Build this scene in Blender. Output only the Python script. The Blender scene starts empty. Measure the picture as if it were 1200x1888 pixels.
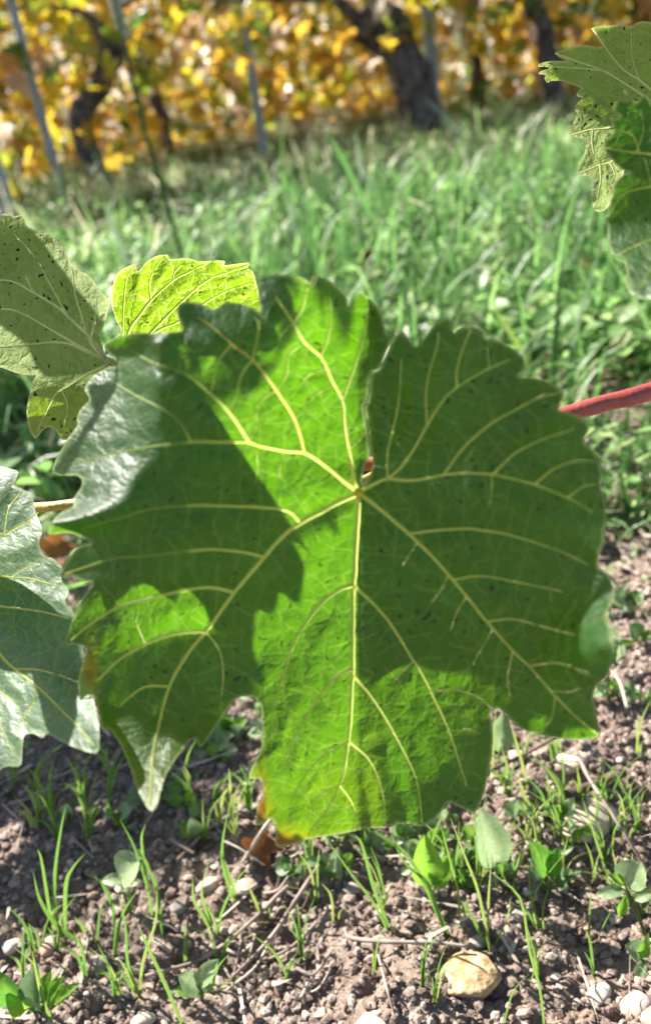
import bpy, bmesh, math, random
import numpy as np
from mathutils import Vector, Matrix
from mathutils.geometry import delaunay_2d_cdt

# ------------------------------------------------------------------ camera, sky, sun, exposure
sc = bpy.context.scene
rng = np.random.default_rng(7)
random.seed(7)
FPX = 1635.0                                   # focal length in pixels of the 1200x1888 photograph
PITCH, ROLL, CAM_H = math.radians(28.3), math.radians(9.0), 0.5
CAM = np.array([0.0, 0.0, CAM_H])
FWD = np.array([0, math.cos(PITCH), -math.sin(PITCH)])
UP0 = np.array([0, math.sin(PITCH), math.cos(PITCH)])
RT0 = np.array([1.0, 0, 0])
RT = math.cos(ROLL) * RT0 - math.sin(ROLL) * UP0
UP = math.cos(ROLL) * UP0 + math.sin(ROLL) * RT0
cam_data = bpy.data.cameras.new('camera')
cam = bpy.data.objects.new('camera', cam_data)
sc.collection.objects.link(cam)
sc.camera = cam
M = Matrix(((RT[0], UP[0], -FWD[0], CAM[0]), (RT[1], UP[1], -FWD[1], CAM[1]), (RT[2], UP[2], -FWD[2], CAM[2]), (0, 0, 0, 1)))
cam.matrix_world = M
cam_data.sensor_fit = 'VERTICAL'
cam_data.sensor_height = 36.0
cam_data.lens = 36.0 * FPX / 1888.0
cam_data.clip_start = 0.01
cam_data.clip_end = 500
cam_data.dof.use_dof = True
cam_data.dof.focus_distance = 0.43
cam_data.dof.aperture_fstop = 6.8

SUN_EL, SUN_AZ = math.radians(40), math.radians(50)     # azimuth: left of straight ahead
SUN = np.array([-math.cos(SUN_EL) * math.sin(SUN_AZ), math.cos(SUN_EL) * math.cos(SUN_AZ), math.sin(SUN_EL)])
w = bpy.data.worlds.new('World'); sc.world = w; w.use_nodes = True
nt = w.node_tree
sky = nt.nodes.new('ShaderNodeTexSky'); sky.sky_type = 'NISHITA'; sky.sun_disc = False
sky.sun_elevation = SUN_EL
sky.sun_rotation = -SUN_AZ
nt.links.new(sky.outputs[0], nt.nodes['Background'].inputs[0])
nt.nodes['Background'].inputs[1].default_value = 0.052
ld = bpy.data.lights.new('sun', 'SUN'); ld.energy = 5.0; ld.angle = math.radians(0.8); ld.color = (1.0, 0.95, 0.86)
lo = bpy.data.objects.new('sun', ld); sc.collection.objects.link(lo)
lo.rotation_euler = Vector(-SUN).to_track_quat('-Z', 'Y').to_euler()
sc.view_settings.view_transform = 'Standard'
sc.view_settings.look = 'None'
sc.view_settings.exposure = 1.75
sc.view_settings.gamma = 1.0
sc.cycles.use_denoising = True
sc.cycles.max_bounces = 8
sc.cycles.transmission_bounces = 6
sc.cycles.sample_clamp_indirect = 6

# ------------------------------------------------------------------ helpers
C = sc.collection
def noise2(x, y, seed=0):
    x = np.asarray(x, float); y = np.asarray(y, float)
    xi = np.floor(x).astype(np.int64); yi = np.floor(y).astype(np.int64)
    fx = x - xi; fy = y - yi
    fx = fx * fx * (3 - 2 * fx); fy = fy * fy * (3 - 2 * fy)
    def h(a, b):
        n = (a * 374761393 + b * 668265263 + seed * 974634777) & 0x7fffffff
        n = ((n ^ (n >> 13)) * 1274126177) & 0x7fffffff
        return ((n ^ (n >> 16)) & 0xffff) / 65535.0 * 2 - 1
    return (h(xi, yi) * (1 - fx) + h(xi + 1, yi) * fx) * (1 - fy) + (h(xi, yi + 1) * (1 - fx) + h(xi + 1, yi + 1) * fx) * fy

def soil_amount(x, y):
    """1 on the bare strip under the near vines, 0 in the grass alley"""
    b = 0.92 + 0.10 * noise2(x * 4, y * 0 + 3, 5) + 0.10 * noise2(x * 9, y * 9, 15) - 0.25 * x
    return 1 / (1 + np.exp((y - b) / 0.085))

def height(x, y):
    x = np.asarray(x, float); y = np.asarray(y, float)
    s = soil_amount(x, y)
    near = np.exp(-np.maximum(y - 1.6, 0) ** 2 / 1.0)
    h = 0.016 * noise2(x * 5 + 3, y * 5, 1) + 0.022 * noise2(x * 1.3, y * 1.3 + 7, 2)
    d = 0.012 * noise2(x * 19, y * 19, 3) + 0.006 * np.abs(noise2(x * 44, y * 44, 4)) + 0.0045 * noise2(x * 95, y * 95, 6) + 0.0032 * noise2(x * 190, y * 190, 8)
    d = d + 0.030 * np.exp(-((x - 0.02) / 0.10) ** 2 - ((y - 0.47) / 0.06) ** 2)
    return h + d * (0.25 + 0.75 * s) * near

def ray(px, py):
    return FWD + RT * ((px - 600.0) / FPX) + UP * ((944.0 - py) / FPX)
def at(px, py, d):
    return CAM + ray(px, py) * d
def atv(px, py, d):
    px = np.asarray(px, float); py = np.asarray(py, float); d = np.asarray(d, float)
    D = FWD[None] + ((px - 600) / FPX)[:, None] * RT[None] + ((944 - py) / FPX)[:, None] * UP[None]
    return CAM[None] + D * d[:, None]
def gp(px, py, lift=0.0):
    """ground point seen at a pixel and its depth"""
    r = ray(px, py); t = CAM_H / -r[2]
    for _ in range(8):
        p = CAM + r * t
        t = (CAM_H - float(height(p[0], p[1])) - lift) / -r[2]
    return CAM + r * t, t
def project(p):
    v = np.asarray(p) - CAM
    d = v @ FWD
    return 600 + FPX * (v @ RT) / d, 944 - FPX * (v @ UP) / d, d

def mesh_obj(name, verts, faces, mat, parent=None, smooth=True, attrs=None):
    me = bpy.data.meshes.new(name)
    verts = np.asarray(verts, np.float32).reshape(-1, 3)
    me.vertices.add(len(verts)); me.vertices.foreach_set('co', verts.ravel())
    if isinstance(faces, np.ndarray):
        n, k = faces.shape
        me.loops.add(n * k); me.loops.foreach_set('vertex_index', faces.astype(np.int32).ravel())
        me.polygons.add(n); me.polygons.foreach_set('loop_start', np.arange(0, n * k, k, dtype=np.int32))
    else:
        tot = sum(len(f) for f in faces)
        me.loops.add(tot); me.loops.foreach_set('vertex_index', np.array([i for f in faces for i in f], np.int32))
        me.polygons.add(len(faces))
        st = np.cumsum([0] + [len(f) for f in faces[:-1]]).astype(np.int32)
        me.polygons.foreach_set('loop_start', st)
    me.update(calc_edges=True); me.validate()
    me.polygons.foreach_set('use_smooth', np.full(len(me.polygons), bool(smooth)))
    for k, v in (attrs or {}).items():
        v = np.asarray(v, np.float32)
        if v.ndim == 1:
            a = me.attributes.new(k, 'FLOAT', 'POINT'); a.data.foreach_set('value', v)
        else:
            a = me.attributes.new(k, 'FLOAT_VECTOR', 'POINT'); a.data.foreach_set('vector', v.ravel())
    me.materials.append(mat)
    o = bpy.data.objects.new(name, me); C.objects.link(o)
    if parent is not None: o.parent = parent
    return o

def tag(o, label, cat, group=None, kind=None):
    if label: o['label'] = label
    if cat: o['category'] = cat
    if group: o['group'] = group
    if kind: o['kind'] = kind
    return o
def empty(name, loc, label, cat, group=None):
    o = bpy.data.objects.new(name, None); C.objects.link(o)
    o.location = Vector(loc); o.empty_display_size = 0.02
    o.matrix_world = Matrix.Translation(Vector(loc))
    return tag(o, label, cat, group)
def child(o, root):
    """parent with the vertices already in world space"""
    o.parent = root
    o.matrix_parent_inverse = Matrix.Translation(Vector(root.location)).inverted()
    return o

def smooth_path(pts, n):
    pts = np.asarray(pts, float)
    if len(pts) < 3:
        t = np.linspace(0, 1, n)[:, None]
        return pts[0] * (1 - t) + pts[-1] * t
    P = np.vstack([2 * pts[0] - pts[1], pts, 2 * pts[-1] - pts[-2]])
    out = []
    m = len(pts) - 1
    for u in np.linspace(0, m, n):
        i = min(int(u), m - 1); t = u - i
        a, b, c, d = P[i], P[i + 1], P[i + 2], P[i + 3]
        out.append(0.5 * (2 * b + (c - a) * t + (2 * a - 5 * b + 4 * c - d) * t * t + (3 * b - a - 3 * c + d) * t ** 3))
    return np.array(out)

def tube(path, radii, sides=8, cap=True, flat=None):
    path = np.asarray(path, float); n = len(path)
    radii = np.broadcast_to(np.asarray(radii, float), (n,))
    T = np.gradient(path, axis=0); T /= np.linalg.norm(T, axis=1)[:, None] + 1e-12
    ref = np.array([0.3, -0.7, 0.6]); V = []
    nrm = np.cross(T[0], ref); nrm /= np.linalg.norm(nrm)
    for i in range(n):
        nrm = nrm - T[i] * (nrm @ T[i]); nrm /= np.linalg.norm(nrm) + 1e-12
        b = np.cross(T[i], nrm)
        for k in range(sides):
            a = 2 * math.pi * k / sides
            V.append(path[i] + radii[i] * (math.cos(a) * nrm + math.sin(a) * b))
    F = []
    for i in range(n - 1):
        for k in range(sides):
            k2 = (k + 1) % sides
            F.append((i * sides + k, i * sides + k2, (i + 1) * sides + k2, (i + 1) * sides + k))
    if cap:
        F.append(tuple(range(sides))[::-1]); F.append(tuple((n - 1) * sides + k for k in range(sides)))
    return np.array(V), F

# ------------------------------------------------------------------ materials
def new_mat(name):
    m = bpy.data.materials.new(name); m.use_nodes = True
    t = m.node_tree; t.nodes.clear()
    out = t.nodes.new('ShaderNodeOutputMaterial')
    return m, t, out
def N(t, typ, **kw):
    n = t.nodes.new(typ)
    for k, v in kw.items(): setattr(n, k, v)
    return n
def L(t, a, b): t.links.new(a, b)
def ramp(t, fac, stops, interp='LINEAR'):
    r = N(t, 'ShaderNodeValToRGB'); r.color_ramp.interpolation = interp
    e = r.color_ramp.elements
    e[0].position, e[0].color = stops[0][0], (*stops[0][1], 1)
    e[1].position, e[1].color = stops[-1][0], (*stops[-1][1], 1)
    for p, c in stops[1:-1]:
        x = e.new(p); x.color = (*c, 1)
    L(t, fac, r.inputs[0]); return r.outputs[0]
def mixc(t, fac, a, b, mode='MIX'):
    m = N(t, 'ShaderNodeMix', data_type='RGBA', blend_type=mode)
    for s, v in ((m.inputs[0], fac), (m.inputs[6], a), (m.inputs[7], b)):
        if hasattr(v, 'is_output'): L(t, v, s)
        elif isinstance(v, (int, float)): s.default_value = v
        else: s.default_value = (*v, 1)
    return m.outputs[2]
def mathn(t, op, a, b=0.0):
    m = N(t, 'ShaderNodeMath', operation=op)
    for s, v in ((m.inputs[0], a), (m.inputs[1], b)):
        if hasattr(v, 'is_output'): L(t, v, s)
        else: s.default_value = v
    return m.outputs[0]
def maprange(t, v, a, b, c=0.0, d=1.0):
    m = N(t, 'ShaderNodeMapRange'); L(t, v, m.inputs[0])
    for i, x in enumerate((a, b, c, d)): m.inputs[i + 1].default_value = x
    return m.outputs[0]
def principled(t, base, rough, spec=0.5, normal=None, **kw):
    p = N(t, 'ShaderNodeBsdfPrincipled')
    for k, v in (('Base Color', base), ('Roughness', rough), ('Specular IOR Level', spec)):
        if hasattr(v, 'is_output'): L(t, v, p.inputs[k])
        elif isinstance(v, tuple): p.inputs[k].default_value = (*v, 1)
        else: p.inputs[k].default_value = v
    if normal is not None: L(t, normal, p.inputs['Normal'])
    for k, v in kw.items(): p.inputs[k.replace('_', ' ')].default_value = v
    return p
def translucent_mix(t, out, p, tcol, fac, normal=None):
    tr = N(t, 'ShaderNodeBsdfTranslucent')
    if hasattr(tcol, 'is_output'): L(t, tcol, tr.inputs[0])
    else: tr.inputs[0].default_value = (*tcol, 1)
    if normal is not None: L(t, normal, tr.inputs[1])
    mx = N(t, 'ShaderNodeMixShader'); mx.inputs[0].default_value = fac
    L(t, p.outputs[0], mx.inputs[1]); L(t, tr.outputs[0], mx.inputs[2]); L(t, mx.outputs[0], out.inputs[0])

def vine_leaf_mat(name, refl, trans, rough=0.45, spec=0.5, fac=0.5, spots=0.5, net=0.3, edge=None, bump=0.5, spot_scale=2.3):
    """leaf blade: thin sheet with a reticulate vein net, puckered fields and small dark spots"""
    m, t, out = new_mat(name)
    co = N(t, 'ShaderNodeAttribute', attribute_name='leafco').outputs['Vector']
    nz = N(t, 'ShaderNodeTexNoise'); nz.inputs['Scale'].default_value = 1.6; nz.inputs['Detail'].default_value = 2
    L(t, co, nz.inputs['Vector'])
    sub = N(t, 'ShaderNodeVectorMath', operation='SUBTRACT'); L(t, nz.outputs['Color'], sub.inputs[0]); sub.inputs[1].default_value = (0.5, 0.5, 0.5)
    scl = N(t, 'ShaderNodeVectorMath', operation='SCALE'); L(t, sub.outputs[0], scl.inputs[0]); scl.inputs['Scale'].default_value = 0.75
    add = N(t, 'ShaderNodeVectorMath', operation='ADD'); L(t, co, add.inputs[0]); L(t, scl.outputs[0], add.inputs[1])
    def vor(s, feat='DISTANCE_TO_EDGE'):
        v = N(t, 'ShaderNodeTexVoronoi', feature=feat, voronoi_dimensions='2D')
        v.inputs['Scale'].default_value = s; L(t, add.outputs[0], v.inputs['Vector'])
        return v
    e1 = vor(1.25).outputs['Distance']; e2 = vor(3.6).outputs['Distance']
    l1 = maprange(t, e1, 0.02, 0.075, 1, 0); l2 = maprange(t, e2, 0.02, 0.09, 1, 0)
    lines = mathn(t, 'MAXIMUM', l1, mathn(t, 'MULTIPLY', l2, 0.45))
    lines = mathn(t, 'MULTIPLY', lines, net)
    big = N(t, 'ShaderNodeTexNoise'); big.inputs['Scale'].default_value = 0.45; big.inputs['Detail'].default_value = 4; L(t, co, big.inputs['Vector'])
    bl = maprange(t, big.outputs['Fac'], 0.3, 0.7)
    fine = N(t, 'ShaderNodeTexNoise'); fine.inputs['Scale'].default_value = 22; fine.inputs['Detail'].default_value = 2; L(t, co, fine.inputs['Vector'])
    r0 = mixc(t, bl, tuple(c * 0.8 for c in refl), tuple(c * 1.2 for c in refl))
    r0 = mixc(t, mathn(t, 'MULTIPLY', fine.outputs['Fac'], 0.35), r0, tuple(min(1, c * 1.6) for c in refl))
    r1 = mixc(t, lines, r0, tuple(0.55 * c + 0.45 * d for c, d in zip(refl, (0.30, 0.38, 0.14))))
    t0 = mixc(t, bl, tuple(c * 0.85 for c in trans), tuple(min(1, c * 1.12) for c in trans))
    t1 = mixc(t, mathn(t, 'MULTIPLY', lines, 0.9), t0, tuple(0.5 * c + 0.5 * d for c, d in zip(trans, (0.75, 0.85, 0.25))))
    fv = mathn(t, 'MULTIPLY', N(t, 'ShaderNodeAttribute', attribute_name='fine').outputs['Fac'], 0.5)
    r1 = mixc(t, fv, r1, tuple(0.5 * c + 0.5 * d for c, d in zip(refl, (0.24, 0.31, 0.11))))
    t1 = mixc(t, fv, t1, tuple(min(1, 1.25 * c + 0.22 * d) for c, d in zip(trans, (0.7, 0.8, 0.25))))
    sp = N(t, 'ShaderNodeTexVoronoi', feature='F1', voronoi_dimensions='2D'); sp.inputs['Scale'].default_value = spot_scale; L(t, add.outputs[0], sp.inputs['Vector'])
    rad = N(t, 'ShaderNodeSeparateColor'); L(t, sp.outputs['Color'], rad.inputs[0])
    rr = maprange(t, rad.outputs[0], 0.64, 1.0, 0.0, 0.25)
    sm = mathn(t, 'MULTIPLY', mathn(t, 'LESS_THAN', mathn(t, 'ADD', sp.outputs['Distance'], mathn(t, 'MULTIPLY', fine.outputs['Fac'], 0.06)), rr), spots)
    r2 = mixc(t, sm, r1, (0.022, 0.02, 0.008)); t2 = mixc(t, sm, t1, (0.02, 0.03, 0.0))
    ag = N(t, 'ShaderNodeAttribute', attribute_name='age').outputs['Fac']
    r2 = mixc(t, ag, r2, ramp(t, ag, [(0.0, (0.14, 0.16, 0.01)), (0.45, (0.20, 0.18, 0.012)), (0.8, (0.16, 0.07, 0.015))]))
    t2 = mixc(t, ag, t2, ramp(t, ag, [(0.0, (0.36, 0.55, 0.003)), (0.45, (0.5, 0.5, 0.004)), (0.8, (0.35, 0.13, 0.01))]))
    if edge is not None:
        ed = N(t, 'ShaderNodeAttribute', attribute_name='rim').outputs['Fac']
        r2 = mixc(t, ed, r2, edge); t2 = mixc(t, ed, t2, tuple(min(1, 1.5 * c) for c in edge))
    hgt = mathn(t, 'ADD', mathn(t, 'MULTIPLY', maprange(t, e1, 0.0, 0.35), 0.7), mathn(t, 'MULTIPLY', maprange(t, e2, 0.0, 0.25), 0.22))
    hgt = mathn(t, 'ADD', hgt, mathn(t, 'MULTIPLY', fine.outputs['Fac'], 0.12))
    bp = N(t, 'ShaderNodeBump'); bp.inputs['Strength'].default_value = bump; bp.inputs['Distance'].default_value = 0.0012
    L(t, hgt, bp.inputs['Height'])
    p = principled(t, r2, rough, spec, bp.outputs[0])
    translucent_mix(t, out, p, t2, fac, bp.outputs[0])
    # the vein fills a slot in the blade
    sl = N(t, 'ShaderNodeAttribute', attribute_name='slot').outputs['Fac']
    tp = N(t, 'ShaderNodeBsdfTransparent'); mx = N(t, 'ShaderNodeMixShader')
    L(t, mathn(t, 'GREATER_THAN', sl, 0.62), mx.inputs[0]); L(t, out.inputs[0].links[0].from_socket, mx.inputs[1]); L(t, tp.outputs[0], mx.inputs[2])
    L(t, mx.outputs[0], out.inputs[0])
    return m

def plain_mat(name, col, rough=0.6, spec=0.4, trans=None, fac=0.3, var=0.25, scale=200, bump=0.0, bdist=0.0005, col2=None):
    m, t, out = new_mat(name)
    g = N(t, 'ShaderNodeNewGeometry').outputs['Position']
    nz = N(t, 'ShaderNodeTexNoise'); nz.inputs['Scale'].default_value = scale; nz.inputs['Detail'].default_value = 4; L(t, g, nz.inputs['Vector'])
    f = maprange(t, nz.outputs['Fac'], 0.3, 0.7)
    b = mixc(t, f, tuple(c * (1 - var) for c in col), col2 or tuple(min(1, c * (1 + var)) for c in col))
    nm = None
    if bump:
        bp = N(t, 'ShaderNodeBump'); bp.inputs['Strength'].default_value = bump; bp.inputs['Distance'].default_value = bdist
        L(t, nz.outputs['Fac'], bp.inputs['Height']); nm = bp.outputs[0]
    p = principled(t, b, rough, spec, nm)
    if trans: translucent_mix(t, out, p, trans, fac, nm)
    else: L(t, p.outputs[0], out.inputs[0])
    return m

def tint_mat(name, stops, rough=0.5, spec=0.4, fac=0.45, tmul=1.6, attr='tint'):
    """foliage whose colour varies from blade to blade / leaf to leaf"""
    m, t, out = new_mat(name)
    a = N(t, 'ShaderNodeAttribute', attribute_name=attr).outputs['Fac']
    g = N(t, 'ShaderNodeNewGeometry').outputs['Position']
    nz = N(t, 'ShaderNodeTexNoise'); nz.inputs['Scale'].default_value = 60; L(t, g, nz.inputs['Vector'])
    c = ramp(t, a, stops)
    n2 = N(t, 'ShaderNodeTexNoise'); n2.inputs['Scale'].default_value = 420; n2.inputs['Detail'].default_value = 3; L(t, g, n2.inputs['Vector'])
    c2 = mixc(t, mathn(t, 'MULTIPLY', nz.outputs['Fac'], 0.5), c, (0.5, 0.5, 0.5), 'OVERLAY')
    c2 = mixc(t, 0.35, c2, n2.outputs['Fac'], 'OVERLAY')
    bp = N(t, 'ShaderNodeBump'); bp.inputs['Strength'].default_value = 0.4; bp.inputs['Distance'].default_value = 0.0012; L(t, n2.outputs['Fac'], bp.inputs['Height'])
    tc = N(t, 'ShaderNodeVectorMath', operation='SCALE'); L(t, c2, tc.inputs[0]); tc.inputs['Scale'].default_value = tmul
    p = principled(t, c2, rough, spec, bp.outputs[0])
    translucent_mix(t, out, p, tc.outputs[0], fac)
    return m

MAT = {}
MAT['main_leaf'] = vine_leaf_mat('vine_leaf_green', (0.018, 0.056, 0.015), (0.105, 0.30, 0.003), rough=0.45, spec=0.55, fac=0.5, spots=0.8, net=0.15, edge=(0.30, 0.36, 0.14), bump=0.40, spot_scale=3.0)
MAT['side_leaf'] = vine_leaf_mat('vine_leaf_dull_green', (0.045, 0.095, 0.045), (0.08, 0.28, 0.01), rough=0.5, spec=0.7, fac=0.42, spots=0.3, net=0.25, edge=(0.25, 0.30, 0.14), bump=0.28)
MAT['underside'] = vine_leaf_mat('vine_leaf_underside', (0.185, 0.245, 0.07), (0.26, 0.42, 0.010), rough=0.75, spec=0.2, fac=0.32, spots=1.0, net=0.35, edge=(0.4, 0.42, 0.2), bump=0.6, spot_scale=3.6)
MAT['lime_leaf'] = vine_leaf_mat('vine_leaf_lime', (0.09, 0.15, 0.015), (0.25, 0.44, 0.005), rough=0.5, spec=0.4, fac=0.55, spots=0.8, net=0.9, edge=(0.5, 0.55, 0.2), bump=0.5)
MAT['vein'] = plain_mat('leaf_vein', (0.31, 0.39, 0.085), 0.5, 0.35, (0.80, 0.92, 0.24), 0.56, 0.12, 300)
MAT['vein_red'] = plain_mat('leaf_vein_reddish', (0.32, 0.34, 0.08), 0.5, 0.35, (0.8, 0.72, 0.2), 0.56, 0.1, 90, col2=(0.42, 0.24, 0.06))
MAT['vein_under'] = plain_mat('leaf_vein_underside', (0.40, 0.42, 0.22), 0.6, 0.3, (0.7, 0.75, 0.3), 0.5, 0.12, 300)
MAT['petiole'] = plain_mat('petiole', (0.40, 0.42, 0.10), 0.45, 0.4, None, 0, 0.2, 150, col2=(0.5, 0.30, 0.10))

# ------------------------------------------------------------------ leaf builder
def inside(poly, P):
    x, y = P[:, 0], P[:, 1]; r = np.zeros(len(P), bool)
    n = len(poly); j = n - 1
    for i in range(n):
        xi, yi = poly[i]; xj, yj = poly[j]
        if yi != yj:
            c = ((yi > y) != (yj > y)) & (x < (xj - xi) * (y - yi) / (yj - yi) + xi)
            r ^= c
        j = i
    return r
def seg_dist(P, line, closed=False):
    d = np.full(len(P), 1e9); n = len(line)
    for i in range(n if closed else n - 1):
        a = line[i]; b = line[(i + 1) % n]; ab = b - a
        q = np.clip(((P - a) @ ab) / (ab @ ab + 1e-9), 0, 1)
        d = np.minimum(d, np.hypot(*(P - a - q[:, None] * ab).T))
    return d
def near_dist(P, line, pad):
    """seg_dist, worked out only inside the line's padded box"""
    lo, hi = line.min(0) - pad, line.max(0) + pad
    m = np.where((P[:, 0] > lo[0]) & (P[:, 0] < hi[0]) & (P[:, 1] > lo[1]) & (P[:, 1] < hi[1]))[0]
    d = np.full(len(P), 1e9)
    if len(m): d[m] = seg_dist(P[m], line)
    return d
def round_poly(poly, keep=0.2):
    poly = np.asarray(poly, float); nx = np.roll(poly, -1, 0)
    return np.stack([poly * (1 - keep) + nx * keep, poly * keep + nx * (1 - keep)], 1).reshape(-1, 2)
def split_long(poly, s):
    out = []
    for i in range(len(poly)):
        a = poly[i]; b = poly[(i + 1) % len(poly)]
        k = max(1, int(np.hypot(*(b - a)) / s))
        for j in range(k): out.append(a + (b - a) * j / k)
    return np.array(out)

def sheet(poly, spacing, seed=0, lines=(), fine=()):
    """triangulate a 2D outline, one midpoint subdivision"""
    r = np.random.default_rng(seed)
    poly = split_long(round_poly(poly), spacing)
    lo, hi = poly.min(0), poly.max(0)
    gx, gy = np.meshgrid(np.arange(lo[0], hi[0], spacing), np.arange(lo[1], hi[1], spacing * 0.87))
    gx = gx + (np.arange(gx.shape[0]) % 2)[:, None] * spacing * 0.5
    P = np.stack([gx.ravel(), gy.ravel()], 1) + r.uniform(-0.12, 0.12, (gx.size, 2)) * spacing
    P = P[inside(poly, P)]
    P = P[seg_dist(P, poly, True) > spacing * 0.5]
    for path, r0, r1 in lines:                      # rows of points along every vein, so its slot in the blade is crisp
        path = np.asarray(path, float); ln = np.hypot(*np.diff(path, axis=0).T).sum()
        k = max(4, int(ln / (spacing * 0.9))); q = smooth_path(path, k); tg = np.gradient(q, axis=0); tg /= np.linalg.norm(tg, axis=1)[:, None] + 1e-9
        nm = np.stack([-tg[:, 1], tg[:, 0]], 1); rr = (r0 + (r1 - r0) * np.linspace(0, 1, k) ** 0.8)[:, None]
        P = P[near_dist(P, q, spacing) > spacing * 0.45]
        q = np.vstack([q, q + nm * rr, q - nm * rr])
        q = q[inside(poly, q)]
        if len(q): P = np.vstack([P, q[seg_dist(q, poly, True) > spacing * 0.25]])
    for q in fine:
        k = max(3, int(np.hypot(*np.diff(q, axis=0).T).sum() / (spacing * 0.6))); q = smooth_path(q, k)
        tg = np.gradient(q, axis=0); tg /= np.linalg.norm(tg, axis=1)[:, None] + 1e-9; nm = np.stack([-tg[:, 1], tg[:, 0]], 1)
        P = P[near_dist(P, q, spacing) > spacing * 0.3]
        q = np.vstack([q, q + nm * spacing * 0.28, q - nm * spacing * 0.28]); P = np.vstack([P, q])
    P = P[inside(poly, P)]; P = P[seg_dist(P, poly, True) > spacing * 0.25]
    u = np.unique(np.round(P / (spacing * 0.12)), axis=0, return_index=True)[1]; P = P[np.sort(u)]
    pts = np.vstack([poly, P]); n = len(poly)
    res = delaunay_2d_cdt([Vector(p) for p in pts], [(i, (i + 1) % n) for i in range(n)], [], 1, 1e-5)
    V = np.array([(v.x, v.y) for v in res[0]]); F = [f for f in res[2] if len(f) == 3]
    F = np.array(F)
    cen = V[F].mean(1); F = F[inside(poly, cen)]
    E = np.sort(np.vstack([F[:, [0, 1]], F[:, [1, 2]], F[:, [2, 0]]]), 1)
    U, inv = np.unique(E, axis=0, return_inverse=True); inv = inv.ravel()
    k = len(F); m = inv + len(V); m0, m1, m2 = m[:k], m[k:2 * k], m[2 * k:]
    V2 = np.vstack([V, V[U].mean(1)])
    F2 = np.vstack([np.stack(q, 1) for q in ((F[:, 0], m0, m2), (m0, F[:, 1], m1), (m2, m1, F[:, 2]), (m0, m1, m2))])
    return V2, F2, poly

def snap_veins(veins):
    out = []
    for path, r0, r1, subs in veins:
        main_p = smooth_path(np.asarray(path, float), 60); cand = [main_p]; ns = []
        for q in subs:
            p = [tuple(x) for x in q[0]]; allp = np.vstack(cand); d = np.hypot(*(allp - np.array(p[0])).T); i = d.argmin()
            if d[i] < 26: p[0] = tuple(allp[i])
            cand.append(smooth_path(np.array(p), 30)); ns.append((p,) + tuple(q[1:]))
        out.append((path, r0, r1, ns))
    return out
def fine_veins(poly, veins, step, seed):
    """short cross veins between the side veins"""
    r = np.random.default_rng(seed); lines = []; allv = []
    paths = [np.asarray(v[0], float) for v in veins] + [np.asarray(q[0], float) for v in veins for q in v[3]]
    P = [smooth_path(p, max(6, int(np.hypot(*np.diff(p, axis=0).T).sum() / 6))) for p in paths]
    poly = np.asarray(poly, float)
    for k, p in enumerate(P):
        others = np.vstack([q for j, q in enumerate(P) if j != k]); tg = np.gradient(p, axis=0); tg /= np.linalg.norm(tg, axis=1)[:, None] + 1e-9
        acc = r.uniform(0.4, 1) * step
        for i in range(1, len(p) - 1):
            acc -= 6
            if acc > 0: continue
            acc = step * r.uniform(0.7, 1.3)
            for sg in (-1, 1):
                dr = np.array([-tg[i, 1], tg[i, 0]]) * sg + tg[i] * r.uniform(0.0, 0.5); dr /= np.linalg.norm(dr)
                q = [p[i]]; cur = p[i].copy(); turn = r.normal(0, 0.05); mx = r.uniform(0.7, 1.5) * step
                L_ = 0
                while L_ < mx:
                    a = turn + r.normal(0, 0.12); dr = np.array([dr[0] * math.cos(a) - dr[1] * math.sin(a), dr[0] * math.sin(a) + dr[1] * math.cos(a)])
                    cur = cur + dr * step * 0.22; L_ += step * 0.22; q.append(cur.copy())
                    if L_ > step * 0.4 and np.hypot(*(others - cur).T).min() < step * 0.12: break
                q = np.array(q)
                if len(q) > 2 and inside(poly, q).all(): lines.append(q)
    return lines

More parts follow.
